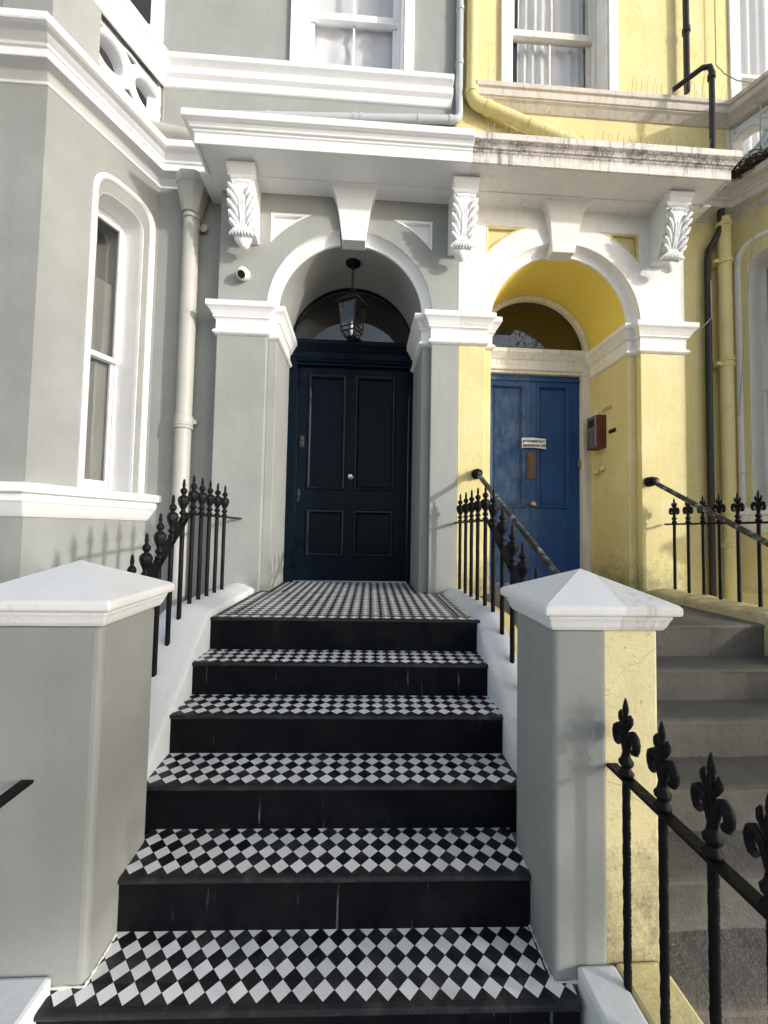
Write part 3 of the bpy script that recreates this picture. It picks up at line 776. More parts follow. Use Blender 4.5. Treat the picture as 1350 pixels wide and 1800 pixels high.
# ------------------------------------------------------------------ stair parapets (white curbs beside the flights)
def pz(y, P):
    """height of the coping crown at y: level beside the landing, a soft knee, then down with the flight"""
    top, knee, slope = P; w = .10
    if y > knee + w: return top
    if y > knee - w: return top - slope * (knee + w - y) ** 2 / (4 * w)
    if y > 2.3: return top - slope * (knee - y)
    return top - slope * (knee - 2.3) - .76 * (2.3 - y)
PL, PR, PY_ = (1.208, 2.63, .90), (1.19, 2.65, .67), (1.205, 2.55, .74)
def parapet(xi, xo, m, label, P, seedv, rough=0, mats2=None, split=None, dip=.045):
    """rounded coping: crown over the balusters, falling away towards the steps"""
    n_ = 70; ys = [1.62 + (YP + .02 - 1.62) * i / n_ for i in range(n_ + 1)]
    mb = MB(); vs = []
    sec = [(0, -1.0), (0, -dip - .016), (.015, -dip - .004), (.05, -dip + .006), (.13, -dip * .72), (.25, -dip * .38), (.38, -dip * .12), (.5, 0), (.62, -.004), (.75, -.012), (.88, -.024), (.97, -.04), (1, -.06), (1, -1.0)]
    for y in ys:
        top = pz(y, P) + rough * (sin(y * 21 + seedv) * .5 + sin(y * 47 + seedv * 2) * .3)
        wob = rough * .8 * sin(y * 17 + seedv)
        for t, h in sec: vs.append((xi + (xo - xi) * t + wob * (t < .1) * (h > -.5), y, top + h))
    m_ = len(sec)
    mb.add(vs, [(i * m_ + k, (i + 1) * m_ + k, (i + 1) * m_ + k + 1, i * m_ + k + 1) for i in range(n_) for k in range(m_ - 1)], 0, True)
    if split is not None:
        for fi, f in enumerate(mb.f):
            if sum(mb.v[i][0] for i in f) / 4 > split: mb.mi[fi] = 1
    o = mb.build('parapet_wall', mats2 or m, angle=45)
    return tag(o, label, 'parapet')
parapet(-.945, -1.255, 'white_stucco', 'white painted parapet beside the tiled steps, under the bay window side', PL, 0, .002)
parapet(.757, 1.012, 'white_stucco', 'white parapet between the tiled steps and the stone steps', PR, 1.3, .007, ['white_stucco', 'yellow'], .90)
o = parapet(2.70, 3.04, 'mossy', 'mossy crumbling parapet at the right of the stone steps', PY_, 2.1, .012, dip=.03)

# ------------------------------------------------------------------ gate piers
def pier(x0, x1, yf, yb, zt, name_label, splitx=None, apex=None):
    root = thing('gate_pier', name_label, 'pier', ((x0 + x1) / 2, (yf + yb) / 2, 0), 'gate piers at the foot of the steps')
    if splitx is None:
        sh = MB(); sh.box(x0, x1, yf, yb, -.05, zt); sh.build('shaft', 'grey', root, bevel=.022, seg=3)
    else:
        sh = MB(); sh.box(x0, splitx, yf, yb, -.05, zt); sh.build('shaft', 'grey', root, bevel=.018, seg=3)
        sh = MB(); sh.box(splitx - .02, x1, yf + .0025, yb - .002, -.05, zt - .001); o = sh.build('shaft', 'yellow_pier', root, bevel=.012, seg=2)
        o['label'] = 'stained yellow half of the shaft'
    pth = [(x0, yf), (x1, yf), (x1, yb), (x0, yb)]
    def capm(a, b, yy0, yy1, mats, sides):
        c = MB()
        pr = [(0, zt - .004), (.012, zt), (.020, zt + .012), (.026, zt + .03), (.032, zt + .042), (.032, zt + .052), (.052, zt + .056), (.054, zt + .066), (.054, zt + .084), (.046, zt + .092)]
        c.sweep(pth, pr, closed=True, side=1)
        ax, ay, az = apex
        o_ = .047; zc = zt + .092
        P = [(x0 - o_, yf - o_, zc), (x1 + o_, yf - o_, zc), (x1 + o_, yb + o_, zc), (x0 - o_, yb + o_, zc), (ax, ay, az)]
        c.add(P, [(0, 1, 4), (1, 2, 4), (2, 3, 4), (3, 0, 4)])
        return c
    c = capm(0, 0, 0, 0, 0, 0)
    if splitx is not None:
        # the neighbour's half of the cap is unpainted: cut the cap at the party line
        bm = bmesh.new(); me = bpy.data.meshes.new('t'); me.from_pydata(c.v, [], c.f); bm.from_mesh(me)
        bmesh.ops.bisect_plane(bm, geom=bm.verts[:] + bm.edges[:] + bm.faces[:], plane_co=(splitx + .035, 0, 0), plane_no=(1, 0, .0))
        bm.to_mesh(me); bm.free()
        c = MB(); c.v = [tuple(v.co) for v in me.vertices]; c.f = [tuple(p.vertices) for p in me.polygons]; c.mi = [0 if p.center.x < splitx + .035 else 1 for p in me.polygons]; c.sm = [False] * len(c.f)
        c.build('cap', ['cap_white', 'cap_old'], root, bevel=.004, seg=2)
    else: c.build('cap', 'cap_white', root, bevel=.006, seg=2)
    return root
pier(-1.31, -.888, 1.469, 1.845, 1.355, 'grey gate pier with bright white pyramid cap, left of tiled steps', None, (-1.10, 1.665, 1.562))
pier(.69, 1.074, 1.421, 1.775, 1.362, 'gate pier half grey and half stained yellow, between the two flights', .886, (.88, 1.59, 1.562))

for (xa, xb, ya, yb_, sg) in ((-.888, -.888, 1.469, 1.64, 1), (.69, .69, 1.421, 1.62, -1)):
    mf = MB(); n_ = 60
    pts = [(xa + sg * .004, yb_ - (yb_ - ya) * i / n_) for i in range(n_ + 1)] + [(xa - sg * (.10 * i / 10), ya - .004) for i in range(11)]
    mf.tube([(x, y, .1725 + .001 * sin(i * .6)) for i, (x, y) in enumerate(pts)], [.0045 + .0018 * sin(i * .47) + .001 * sin(i * 1.13) for i in range(len(pts))], 6)
    o = mf.build('mortar_fillet', 'old_trim', steps)

# low curbs running out to the street under the front railings
k = MB(); k.box(.766, .905, .2, 1.423, 0, .222); k.build('tmp', 'white_stucco') if False else None
kr = thing('kerb_wall', 'low kerb wall in front of the two tone pier, half white and half yellow', 'kerb wall', (.9, .9, 0))
a = MB(); a.box(.766, .903, .2, 1.4195, -.05, .226); a.build('kerb', 'white_stucco', kr, bevel=.012)
a = MB(); a.box(.9035, 1.07, .2, 1.4215, -.05, .229); a.build('kerb', 'yellow', kr, bevel=.012)
a = MB(); a.box(-1.30, -.985, .2, 1.4675, -.05, .215); tag(a.build('kerb_wall', 'white_stucco', bevel=.015), 'low white kerb wall in front of the all grey pier', 'kerb wall')

# ------------------------------------------------------------------ ironwork
def urn_finial(s=1.0):
    mb = MB()
    pr = [(.010, -.004), (.020, 0), (.022, .010), (.013, .018), (.012, .026), (.021, .034), (.022, .042), (.014, .052), (.013, .062), (.018, .074), (.026, .094), (.031, .114), (.030, .130), (.022, .143), (.011, .150), (.012, .156), (.019, .166), (.021, .178), (.014, .190), (.008, .196), (.0085, .206), (.0105, .216), (.008, .226), (.0075, .238), (.004, .248), (.001, .250)]
    lob = [0] * len(pr)
    for i, (r, z) in enumerate(pr):
        if .07 < z < .145: lob[i] = .16
        if .155 < z < .19: lob[i] = .10
    mb.lathe([(r * s, z * s) for r, z in pr], n=16, lobes=4, lob=lob)
    me = mb.build('finial', 'iron', angle=70).data
    return me
def fleur_finial(s=1.0):
    """fleur-de-lis: collar, central blade with side buds, two scrolls curling out along the y axis"""
    mb = MB()
    pr = [(.011, -.004), (.021, .002), (.024, .012), (.016, .022), (.014, .03), (.021, .038), (.023, .048), (.015, .06), (.012, .075)]
    mb.lathe([(r * s, z * s) for r, z in pr], n=14)
    pr = [(.011, .066), (.0095, .12), (.0085, .146), (.0125, .162), (.0115, .186), (.0080, .200), (.0100, .210), (.0085, .226), (.0055, .240), (.0015, .252)]
    mb.lathe([(r * s, z * s) for r, z in pr], n=8, smooth=False)
    for sg in (-1, 1):
        mb.tube([(0, sg * a * s, b * s) for a, b in ((.004, .150), (.013, .163), (.022, .178), (.0245, .194), (.021, .205))], [r * s for r in (.006, .0085, .0095, .008, .003)], 7)
    ctrl = [(.007, .070), (.011, .096), (.016, .122), (.024, .141), (.034, .147), (.043, .140), (.048, .124), (.047, .107), (.041, .096), (.033, .094)]
    for sg in (-1, 1):
        pts = [(0, sg * a * s, b * s) for a, b in ctrl]; rs = [r * s for r in (.006, .008, .0105, .0125, .0135, .0135, .013, .012, .0125, .011)]
        mb.tube(pts, rs, 8)
    return mb.build('finial', 'iron', angle=50).data
URN = urn_finial(); FLEUR = fleur_finial(.93); FLEUR2 = fleur_finial(1.02)
for o in [o for o in COL.objects if o.name.startswith('finial')]: bpy.data.objects.remove(o)
def bar_mesh(length, twisted=False, r=.0145):
    mb = MB(); n = 8; seg = 60 if twisted else 6; vs = []
    for j in range(seg + 1):
        z = -length * j / seg
        for i in range(n):
            a = 2 * pi * i / n + (j * .55 if twisted else 0)
            rr = r * (1 + (.05 * cos(2 * a - (j * 1.1)) if twisted else .0)) * (1 + .03 * sin(z * 40 + i))
            vs.append((rr * cos(a), rr * sin(a), z))
    mb.add(vs, [(j * n + i, j * n + (i + 1) % n, (j + 1) * n + (i + 1) % n, (j + 1) * n + i) for j in range(seg) for i in range(n)], 0, True)
    o = mb.build('baluster', 'iron', angle=70); me = o.data; bpy.data.objects.remove(o); return me
def put(me, name, parent, loc, rz=0, scale=1, tilt=0):
    o = bpy.data.objects.new(name, me); COL.objects.link(o); o.location = loc; o.rotation_euler = (0, tilt, rz); o.scale = (scale,) * 3
    bpy.context.view_layer.update()
    o.parent = parent; o.matrix_parent_inverse = parent.matrix_world.inverted(); bpy.context.view_layer.update()
    return o
def railing(label, x, bars, railpts, zr, fin, wid=.034, th=.012, twisted=False, zbase=None, group=None, endknob=None, r=.0145):
    root = thing('railing', label, 'railing', (x, bars[0][0], zbase or 0), group)
    rl = MB()
    # flat rail following the points (y,z)
    prof = [(-wid / 2, 0), (wid / 2, 0), (wid / 2, th), (-wid / 2, th)]
    vs = []
    for (y, z) in railpts:
        for a, h in prof: vs.append((x + a, y, z - th + h))
    n = len(railpts)
    rl.add(vs, [(i * 4 + k, (i + 1) * 4 + k, (i + 1) * 4 + (k + 1) % 4, i * 4 + (k + 1) % 4) for i in range(n - 1) for k in range(4)] + [(3, 2, 1, 0), tuple((n - 1) * 4 + k for k in range(4))])
    rl.build('rail', 'iron', root, bevel=.002, seg=1)
    for (y, zt, zb) in bars:
        me = bar_mesh(zt - zb + .004, twisted, r)
        b = put(me, 'baluster', root, (x, y, zt))
        f = put(fin, 'finial', b, (x, y, zt), random.uniform(-.08, .08))
    return root
lb = [3.32, 3.155, 3.0, 2.852, 2.71]; lb2 = [2.565, 2.43, 2.29, 2.155, 2.03]
sl = .81
railing('black iron urn topped railing on the white parapet by the bay, left of tiled steps', -1.10,
        [(y, 1.79, pz(y, PL) - .01) for y in lb] + [(y, 1.79 - sl * (2.62 - y), pz(y, PL) - .01) for y in lb2],
        [(3.71, 1.79), (2.63, 1.79), (1.9, 1.79 - sl * .73), (1.86, 1.79 - sl * .77)], 1.79, URN, .056, group='iron railings')
rb = [3.58, 3.385, 3.205, 3.03, 2.842]; rb2 = [2.665, 2.49, 2.32, 2.17, 2.0]
railing('black iron urn topped railing between the tiled steps and the stone steps', .88,
        [(y, 1.79, pz(y, PR) - .012) for y in rb] + [(y, 1.79 - .69 * (2.735 - y), pz(y, PR) - .012) for y in rb2],
        [(3.71, 1.79), (2.74, 1.79), (1.9, 1.79 - .69 * .84), (1.80, 1.79 - .69 * .94)], 1.79, URN, .056, group='iron railings')
fb = [3.587, 3.428, 3.272, 3.115, 2.953, 2.79, 2.63]
railing('fleur de lis topped iron railing on the mossy parapet by the drainpipes', 2.88,
        [(y, 1.815, 1.19) for y in fb], [(3.70, 1.815), (2.5, 1.815)], 1.815, FLEUR, .022, .016, group='iron railings', r=.0128)
railing('fleur de lis topped iron railing in the foreground before the two tone pier', .90,
        [(y, .895, .22) for y in (1.345, 1.180, 1.01, .86, .70, .54)], [(1.425, .895), (.3, .895)], .895, FLEUR2, .042, .012, True, group='iron railings', r=.0128)
railing('short flat iron rail end fixed to the front of the all grey pier', -1.105,
        [(y, .84, .21) for y in (1.10, .92, .74)], [(1.475, .84), (.3, .84)], .84, FLEUR2, .042, .012, True, group='iron railings', r=.0128)

def handrail(label, p0, p1, r=.021):
    root = thing('handrail', label, 'handrail', p0, 'sloping handrails either side of the stone steps')
    p0 = Vector(p0); p1 = Vector(p1); d = (p1 - p0).normalized(); a = p0 + Vector((0, -.07, 0))
    t = MB(); pts = [p0 + Vector((0, .0, 0)), a, a + (d * .03) + Vector((0, -.012, .004))] + [p0 + Vector((0, -.05, 0)) + d * (.08 + (p1 - p0).length * i / 24) for i in range(25)]
    t.tube(pts, r, 14); t.build('rail', 'worn_iron', root, angle=60)
    k = MB(); k.lathe([(.046, 0), (.048, .012), (.040, .020), (.038, .034), (.046, .040), (.046, .052), (.034, .058), (.030, .085), (.034, .09), (.034, .10), (.024, .105)], n=18, M4=Matrix(((1, 0, 0, p0.x), (0, 0, -1, p0.y), (0, 1, 0, p0.z), (0, 0, 0, 1))))
    k.build('rosette', 'iron', root, angle=50)
    return root
handrail('worn black handrail from the yellow half of the middle pilaster', (1.06, YP, 2.24), (1.06, 1.72, 1.24))
handrail('worn black handrail from the right hand yellow pilaster over the fleur railing', (2.735, YP, 2.21), (2.735, 1.6, 1.13))

# ------------------------------------------------------------------ pipes
class Each:
    """like MB, but every shape added becomes a child object of its own"""
    def __init__(s, name, mat, par, **kw): s.a = (name, mat, par, kw)
    def __getattr__(s, fn):
        def go(*a, **k):
            m = MB(); getattr(m, fn)(*a, **k); n, mt, p, kw = s.a; m.build(n, mt, p, **kw)
        return go
def collar(mb, x, y, z, r, h=.03): mb.lathe([(r * .98, 0), (r * 1.14, .002), (r * 1.2, h * .3), (r * 1.1, h * .5), (r * 1.2, h * .7), (r * 1.14, h - .002), (r * .98, h)], c=(x, y, z), n=20)
dp = thing('drainpipe', 'grey painted cast iron drainpipe with hopper head in corner by the bay', 'drainpipe', (-1.665, 3.82, 0))
t = MB(); t.lathe([(.070, -.2), (.070, 4.68)], c=(-1.665, 3.815, 0), n=24); t.build('pipe', 'pipe_grey', dp)
t = Each('collar', 'pipe_grey', dp, angle=50); collar(t, -1.665, 3.815, 2.60, .072, .05); t.lathe([(.0715, 0), (.0815, .005), (.0815, .075), (.0715, .08)], c=(-1.665, 3.815, 2.645), n=24)
t = Each('wall_clip', 'pipe_grey', dp); t.box(-1.76, -1.57, 3.84, 3.898, 2.66, 2.70)
t = MB(); t.lathe([(.074, 0), (.084, .006), (.078, .02), (.078, .05), (.086, .06), (.074, .07)], c=(-1.665, 3.815, 4.59), n=24)
t.build('collar', 'pipe_grey', dp, angle=50)
e = MB()
e.lathe([(.038, 0), (.038, .02), (.018, .028)], n=16, M4=Matrix(((1, 0, 0, -1.575), (0, 0, -1, 3.88), (0, 1, 0, 4.57), (0, 0, 0, 1)))); e.box(-1.61, -1.55, 3.87, 3.898, 4.555, 4.585); e.build('bracket_ear', 'pipe_grey', dp, angle=50)
hp = MB(); rows = [(.075, .075, 4.64), (.085, .08, 4.70), (.125, .105, 4.90), (.13, .11, 4.905), (.14, .118, 4.95), (.14, .118, 4.99)]; vs = []
for a_, b_, z in rows:
    for k in range(8):
        sx, sy = [(1, -.45), (1, 1), (.5, 1), (-.5, 1), (-1, 1), (-1, -.45), (-.45, -1), (.45, -1)][k]
        vs.append((-1.665 + a_ * sx, 3.80 + b_ * (sy if sy < 0 else .8 * sy), z))
hp.add(vs, [(i * 8 + k, i * 8 + (k + 1) % 8, (i + 1) * 8 + (k + 1) % 8, (i + 1) * 8 + k) for i in range(5) for k in range(8)]); hp.build('hopper', 'pipe_grey', dp, bevel=.004)

up = thing('drainpipe', 'slim pale grey pipe down the party line and along the porch roof', 'drainpipe', (.90, 3.84, 5.8))
def bend(a, b, c, r=.06, n=6):
    a, b, c = Vector(a), Vector(b), Vector(c); p = b + (a - b).normalized() * r; q = b + (c - b).normalized() * r
    return [((1 - t) ** 2) * p + 2 * t * (1 - t) * b + t * t * q for t in [i / n for i in range(n + 1)]]
t = MB(); P0, P1, P2 = (.895, 3.85, 9.0), (.895, 3.85, 5.835), (-1.45, 3.85, 5.70)
t.tube([P0] + bend(P0, P1, P2) + [P2], .037, 14); t.build('pipe', 'pipe_pale', up, angle=60)
t = Each('collar', 'pipe_pale', up, angle=50)
for z in (6.98, 6.40): collar(t, .895, 3.85, z, .037, .05)
for x in (.79, .47, -.10, -.17, -1.0): t.tube([(x, 3.85, 5.835 - .0575 * (.895 - x)), (x + .03, 3.85, 5.835 - .0575 * (.865 - x))], .042, 14)
# short overflow pipe from balcony to porch
o = MB(); o.tube([(-2.02, 3.72, 5.40), (-1.40, 3.74, 5.32)], .05, 14); tag(o.build('overflow_pipe', 'pipe_grey', angle=50), 'short grey overflow pipe stub between the bay balcony and porch roof', 'pipe')

yp = thing('drainpipe', 'yellow painted pipe that elbows and slants across the yellow wall over porch', 'drainpipe', (1.01, 3.83, 5.7))
t = MB(); P0, P1, P2 = (1.02, 3.83, 9.0), (1.015, 3.83, 6.02), (2.05, 3.80, 5.62)
t.tube([P0] + bend(P0, P1, P2, .09) + [P2], .058, 16); t.build('pipe', 'pipe_yellow', yp, angle=60)
t = Each('collar', 'pipe_yellow', yp, angle=50); collar(t, 1.015, 3.83, 6.08, .06, .06)
for f in (.14, .56):
    q = Vector(P1).lerp(Vector(P2), f); d = (Vector(P2) - Vector(P1)).normalized() * .05; t.tube([q, q + d], .066, 16)
ydp = thing('drainpipe', 'yellow painted vertical drainpipe beside the black pipe at the right bay', 'drainpipe', (3.635, 3.81, 0))
t = MB(); t.lathe([(.056, -.2), (.056, 4.95)], c=(3.635, 3.815, 0), n=22); t.build('pipe', 'pipe_yellow', ydp)
t = Each('collar', 'pipe_yellow', ydp, angle=50)
for z in (4.86, 4.47, 3.46, 3.40, 2.02, 1.60): collar(t, 3.635, 3.815, z, .058, .045)
t = Each('wall_clip', 'pipe_yellow', ydp)
for z in (4.48, 3.42): t.box(3.52, 3.60, 3.80, 3.897, z, z + .03)
bp = thing('drainpipe', 'thin black pipe kinked under the weathered cornice and running down', 'drainpipe', (3.47, 3.85, 0))
t = MB(); t.tube([(3.475, 3.85, -.1), (3.478, 3.85, 3.0), (3.485, 3.85, 4.50), (3.49, 3.845, 4.62), (3.585, 3.82, 4.80), (3.60, 3.815, 4.87), (3.60, 3.80, 5.15)], .030, 12); t.build('pipe', 'pipe_black', bp, angle=60)
t = MB(); t.tube([(3.28, 3.83, 9.0), (3.28, 3.83, 6.30)], .029, 12); t.lathe([(.038, 0), (.038, .05)], c=(3.28, 3.83, 6.95), n=14); t.build('pipe', 'pipe_black', bp, angle=60)
t = MB(); t.tube([(3.05, 3.74, 6.20), (3.24, 3.60, 6.285), (3.30, 3.58, 6.28), (3.315, 3.575, 6.22), (3.305, 3.575, 5.08)], .025, 12); t.lathe([(.034, 0), (.034, .05)], c=(3.312, 3.575, 6.15), n=14); t.build('pipe', 'pipe_black', bp, angle=60)
cb = MB(); cb.tube([(3.62, 3.85, 9), (3.62, 3.85, 6.65), (3.66, 3.80, 6.5), (3.74, 3.74, 6.36), (3.84, 3.70, 6.30), (3.86, 3.62, 6.0), (3.83, 3.62, 5.2), (3.78, 3.70, 4.3), (3.74, 3.75, 3.4), (3.72, 3.78, 2.9)], .006, 6); tag(cb.build('cable', 'cable'), 'thin pale cable hanging down the corner of the yellow bay', 'cable')
cb = MB(); cb.tube([(3.485, 3.815, 4.3), (3.475, 3.80, 3.9), (3.40, 3.80, 3.82), (3.2, 3.80, 3.66)], .0055, 6); tag(cb.build('cable', 'cable'), 'short thin cable looping from the black pipe to the yellow capital', 'cable')

# ------------------------------------------------------------------ lantern
ln = thing('hanging_lantern', 'black framed glass lantern hanging on a chain before the dark fanlight', 'lantern', (-.14, 4.05, 3.6))
LC = (-.14, 4.05)
t = MB(); t.lathe([(.075, 4.432), (.072, 4.412), (.03, 4.40), (.012, 4.385)], c=(*LC, 0), n=24); t.build('ceiling_rose', 'iron', ln, angle=50)
t = MB(); z = 4.385; i = 0
while z > 4.16:
    pts = [(0.012 * cos(a), 0, .021 * sin(a)) for a in [2 * pi * k / 14 for k in range(14)]]
    if i % 2: pts = [(0, p[0], p[2]) for p in pts]
    t.tube([(LC[0] + p[0], LC[1] + p[1], z - .012 + p[2]) for p in pts], .0042, 6, closed=True); z -= .031; i += 1
t.build('chain', 'iron', ln)
RZ = Matrix.Rotation(radians(-30), 4, 'Z')
def rot(mb): mb.v = [tuple((RZ @ Vector(v)) + Vector((*LC, 0))) for v in mb.v]; return mb
t = MB(); t.lathe([(.012, 4.165), (.03, 4.15), (.035, 4.135), (.018, 4.12), (.05, 4.095)], n=16)
q = sqrt(2)
t.lathe([(.045 * q, 4.095), (.05 * q, 4.085), (.115 * q, 4.025), (.122 * q, 4.02), (.122 * q, 3.995), (.112 * q, 3.99)], n=4, smooth=False, M4=Matrix.Rotation(pi / 4, 4, 'Z'))
rot(t).build('roof', 'iron', ln)
zt_, zb_, ht, hb = 3.99, 3.70, .100, .076
fr = MB()
for sx in (-1, 1):
    for sy in (-1, 1): fr.tube([(sx * ht, sy * ht, zt_), (sx * hb, sy * hb, zb_), (sx * .045, sy * .045, 3.645)], .0075, 6)
for zz, hh in ((zt_ - .004, ht), (zb_, hb), (3.645, .045), (3.745, .079)):
    for a in range(4):
        c = [(hh, hh), (-hh, hh), (-hh, -hh), (hh, -hh)]; fr.tube([(*c[a], zz), (*c[(a + 1) % 4], zz)], .007, 6)
fr.lathe([(.045, 3.645), (.03, 3.63), (.012, 3.62)], n=12)
rot(fr).build('frame', 'iron', ln)
for a in range(4):
    g = MB(); m4 = Matrix.Rotation(a * pi / 2, 4, 'Z')
    vs = [m4 @ Vector(v) for v in ((-ht, -ht, zt_), (ht, -ht, zt_), (hb, -hb, zb_), (-hb, -hb, zb_), (-.045, -.045, 3.645), (.045, -.045, 3.645))]
    g.add(vs, [(0, 1, 2, 3), (3, 2, 5, 4)]); rot(g).build('pane', 'lamp_glass', ln)
t = MB(); t.lathe([(.014, 3.66), (.014, 3.74), (.011, 3.745), (.011, 3.80), (.004, 3.815)], c=(*LC, 0), n=12); t.build('candle', 'white_plastic', ln, angle=50)

# ------------------------------------------------------------------ security camera
cam_ = thing('security_camera', 'small white turret security camera on the grey pilaster under left bracket', 'camera', (-1.127, 3.70, 4.01))
t = MB(); t.lathe([(.052, 0), (.054, .012), (.048, .035), (.04, .04)], n=24, M4=Matrix(((1, 0, 0, -1.127), (0, 0, -1, YP), (0, 1, 0, 4.035), (0, 0, 0, 1)))); t.build('base', 'white_plastic', cam_, angle=60)
dv = Vector((-.05, -.80, -.60)).normalized(); rq = dv.to_track_quat('Z', 'Y').to_matrix().to_4x4(); ctr = Vector((-1.127, YP - .055, 4.015))
t = MB(); pr = [(.058 * sin(a), -.058 * cos(a)) for a in [pi * (i + .5) / 20 for i in range(14)]] + [(.040, .042), (.036, .046)]
t.lathe(pr, n=26, M4=Matrix.Translation(ctr) @ rq); t.build('body', 'white_plastic', cam_, angle=60)
t = MB(); t.lathe([(.036, .040), (.034, .049), (.02, .053), (.004, .054)], n=22, M4=Matrix.Translation(ctr) @ rq); t.build('lens', 'black_plastic', cam_, angle=60)

# ------------------------------------------------------------------ intercom, notice and labels in the yellow porch
xr = mir(-.829)
ic = thing('intercom_box', 'dark red intercom box with silver button panel in the yellow porch', 'intercom', (xr - .06, 4.23, 2.6))
t = MB(); t.box(xr - .108, xr + .002, 4.148, 4.335, 2.625, 2.98); t.build('case', 'maroon', ic, bevel=.004)
t = MB(); t.box(xr - .114, xr - .1075, 4.156, 4.327, 2.632, 2.972); t.build('panel', 'silver_panel', ic, bevel=.002)
for r_ in range(5):
    for c_ in range(2):
        t = MB(); t.lathe([(.008, 0), (.008, .004), (.005, .005)], n=10, M4=Matrix(((0, 0, -1, xr - .114), (1, 0, 0, 4.205 + .07 * c_), (0, 1, 0, 2.67 + .034 * r_), (0, 0, 0, 1)))); t.build('button', 'black_plastic', ic)
t = MB(); t.box(xr - .117, xr - .1135, 4.19, 4.29, 2.86, 2.94); t.build('speaker_grille', 'dark_metal', ic)
t = MB(); t.box(xr - .03, xr + .001, 4.30, 4.36, 3.0, 3.03); t.lathe([(.02, 0), (.02, .05)], c=(xr - .03, 4.27, 2.98), n=12); t.build('conduit', 'white_plastic', ic)
t = MB(); t.box(xr - .006, xr + .001, 4.05, 4.21, 3.02, 3.055); tag(t.build('name_plate', 'plate'), 'small yellow name label above the intercom box', 'label')
t = MB(); t.box(xr - .006, xr + .001, 3.985, 4.10, 2.76, 2.80); tag(t.build('name_plate', 'pipe_black'), 'small dark name label right of the intercom box', 'label')
t = MB(); t.box(xr - .05, xr + .001, 4.24, 4.33, 2.36, 2.47); t.lathe([(.04, 0), (.035, .03), (.01, .035)], n=14, M4=Matrix(((0, 0, -1, xr), (1, 0, 0, 4.20), (0, 1, 0, 2.41), (0, 0, 0, 1)))); tag(t.build('socket_box', 'yellow', bevel=.004), 'small yellow painted socket box below the intercom', 'socket box')
yd = YD + .05
nt_ = thing('paper_note', 'white paper note with bold black print taped to the blue door', 'note', (1.94, yd - .02, 2.72))
NP = MB(); nx, nz = 12, 6; vs = []
for j in range(nz + 1):
    for i in range(nx + 1):
        u_, v_ = i / nx, j / nz
        vs.append((1.80 + .285 * u_, yd - .034 - .006 * sin(u_ * 5) - .004 * sin(v_ * 4 + u_ * 3), 2.665 + .115 * v_ + .006 * sin(u_ * 4)))
NP.add(vs, [(j * (nx + 1) + i, j * (nx + 1) + i + 1, (j + 1) * (nx + 1) + i + 1, (j + 1) * (nx + 1) + i) for j in range(nz) for i in range(nx)], 0, True)
NP.build('paper', 'paper', nt_)
for txt, z in (('presentatives see', 2.733), ('appointment only', 2.683)):
    cu = bpy.data.curves.new('lettering', 'FONT'); cu.body = txt; cu.size = .044; cu.extrude = .0006; cu.offset = .0014
    o = bpy.data.objects.new('lettering', cu); COL.objects.link(o); cu.materials.append(M['black_plastic'])
    o.location = (1.808, yd - .0475, z); o.rotation_euler = (pi / 2, -.01, .0)
    bpy.context.view_layer.update(); wd = o.dimensions.x; o.scale.x = .27 / max(wd, .01)
    bpy.context.view_layer.update(); dg = bpy.context.evaluated_depsgraph_get()
    me = bpy.data.meshes.new_from_object(o.evaluated_get(dg)); mw = o.matrix_world.copy(); bpy.data.objects.remove(o)
    o = bpy.data.objects.new('lettering', me); COL.objects.link(o); o.matrix_world = mw
    o.parent = nt_; o.matrix_parent_inverse = nt_.matrix_world.inverted()

# ------------------------------------------------------------------ bird spikes and nest
def spikes(label, x0, x1, y, z, n, h, lean=.0):
    mb = MB()
    mb.box(x0, x1, y - .012, y + .012, z, z + .006)
    for i in range(n):
        x = x0 + (x1 - x0) * (i + .5) / n + random.uniform(-.01, .01); dx = random.uniform(-.25, .25) * h * .6; dy = random.choice([-.03, .0, .03])
        mb.tube([(x, y, z), (x + .35 * dx + .012, y + dy, z + h * random.uniform(.8, 1.1))], .0021, 4)
    return tag(mb.build('bird_spikes', 'spike'), label, 'bird spikes', 'bird spike strips')
spikes('row of thin wire bird spikes on the weathered porch cornice', .98, 3.18, 3.27, 5.065, 46, .115)
spikes('row of thin wire bird spikes on yellow sill right of the window', 2.62, 3.75, 3.80, 6.20, 20, .15)
spikes('few wire bird spikes on yellow sill left of the window', 1.08, 1.36, 3.80, 6.20, 5, .15)
nb = MB()
for _ in range(1000):
    q_ = random.random() ** 1.4
    c = Vector((3.52 + .46 * q_ + random.gauss(0, .035), 3.74 - .50 * q_ + random.gauss(0, .06), 5.24 + abs(random.gauss(0, .055)))); a = random.uniform(0, 6.3); l = random.uniform(.02, .07); dz = random.uniform(-.03, .02)
    nb.tube([c, c + Vector((cos(a) * l, sin(a) * l, dz)), c + Vector((cos(a + .4) * l * 1.8, sin(a + .4) * l * 1.8, dz * 2 - .01))], .004, 4)
tag(nb.build('bird_nest', 'nest'), 'ragged dark twig nest on the yellow bay cornice at the right edge', 'nest')

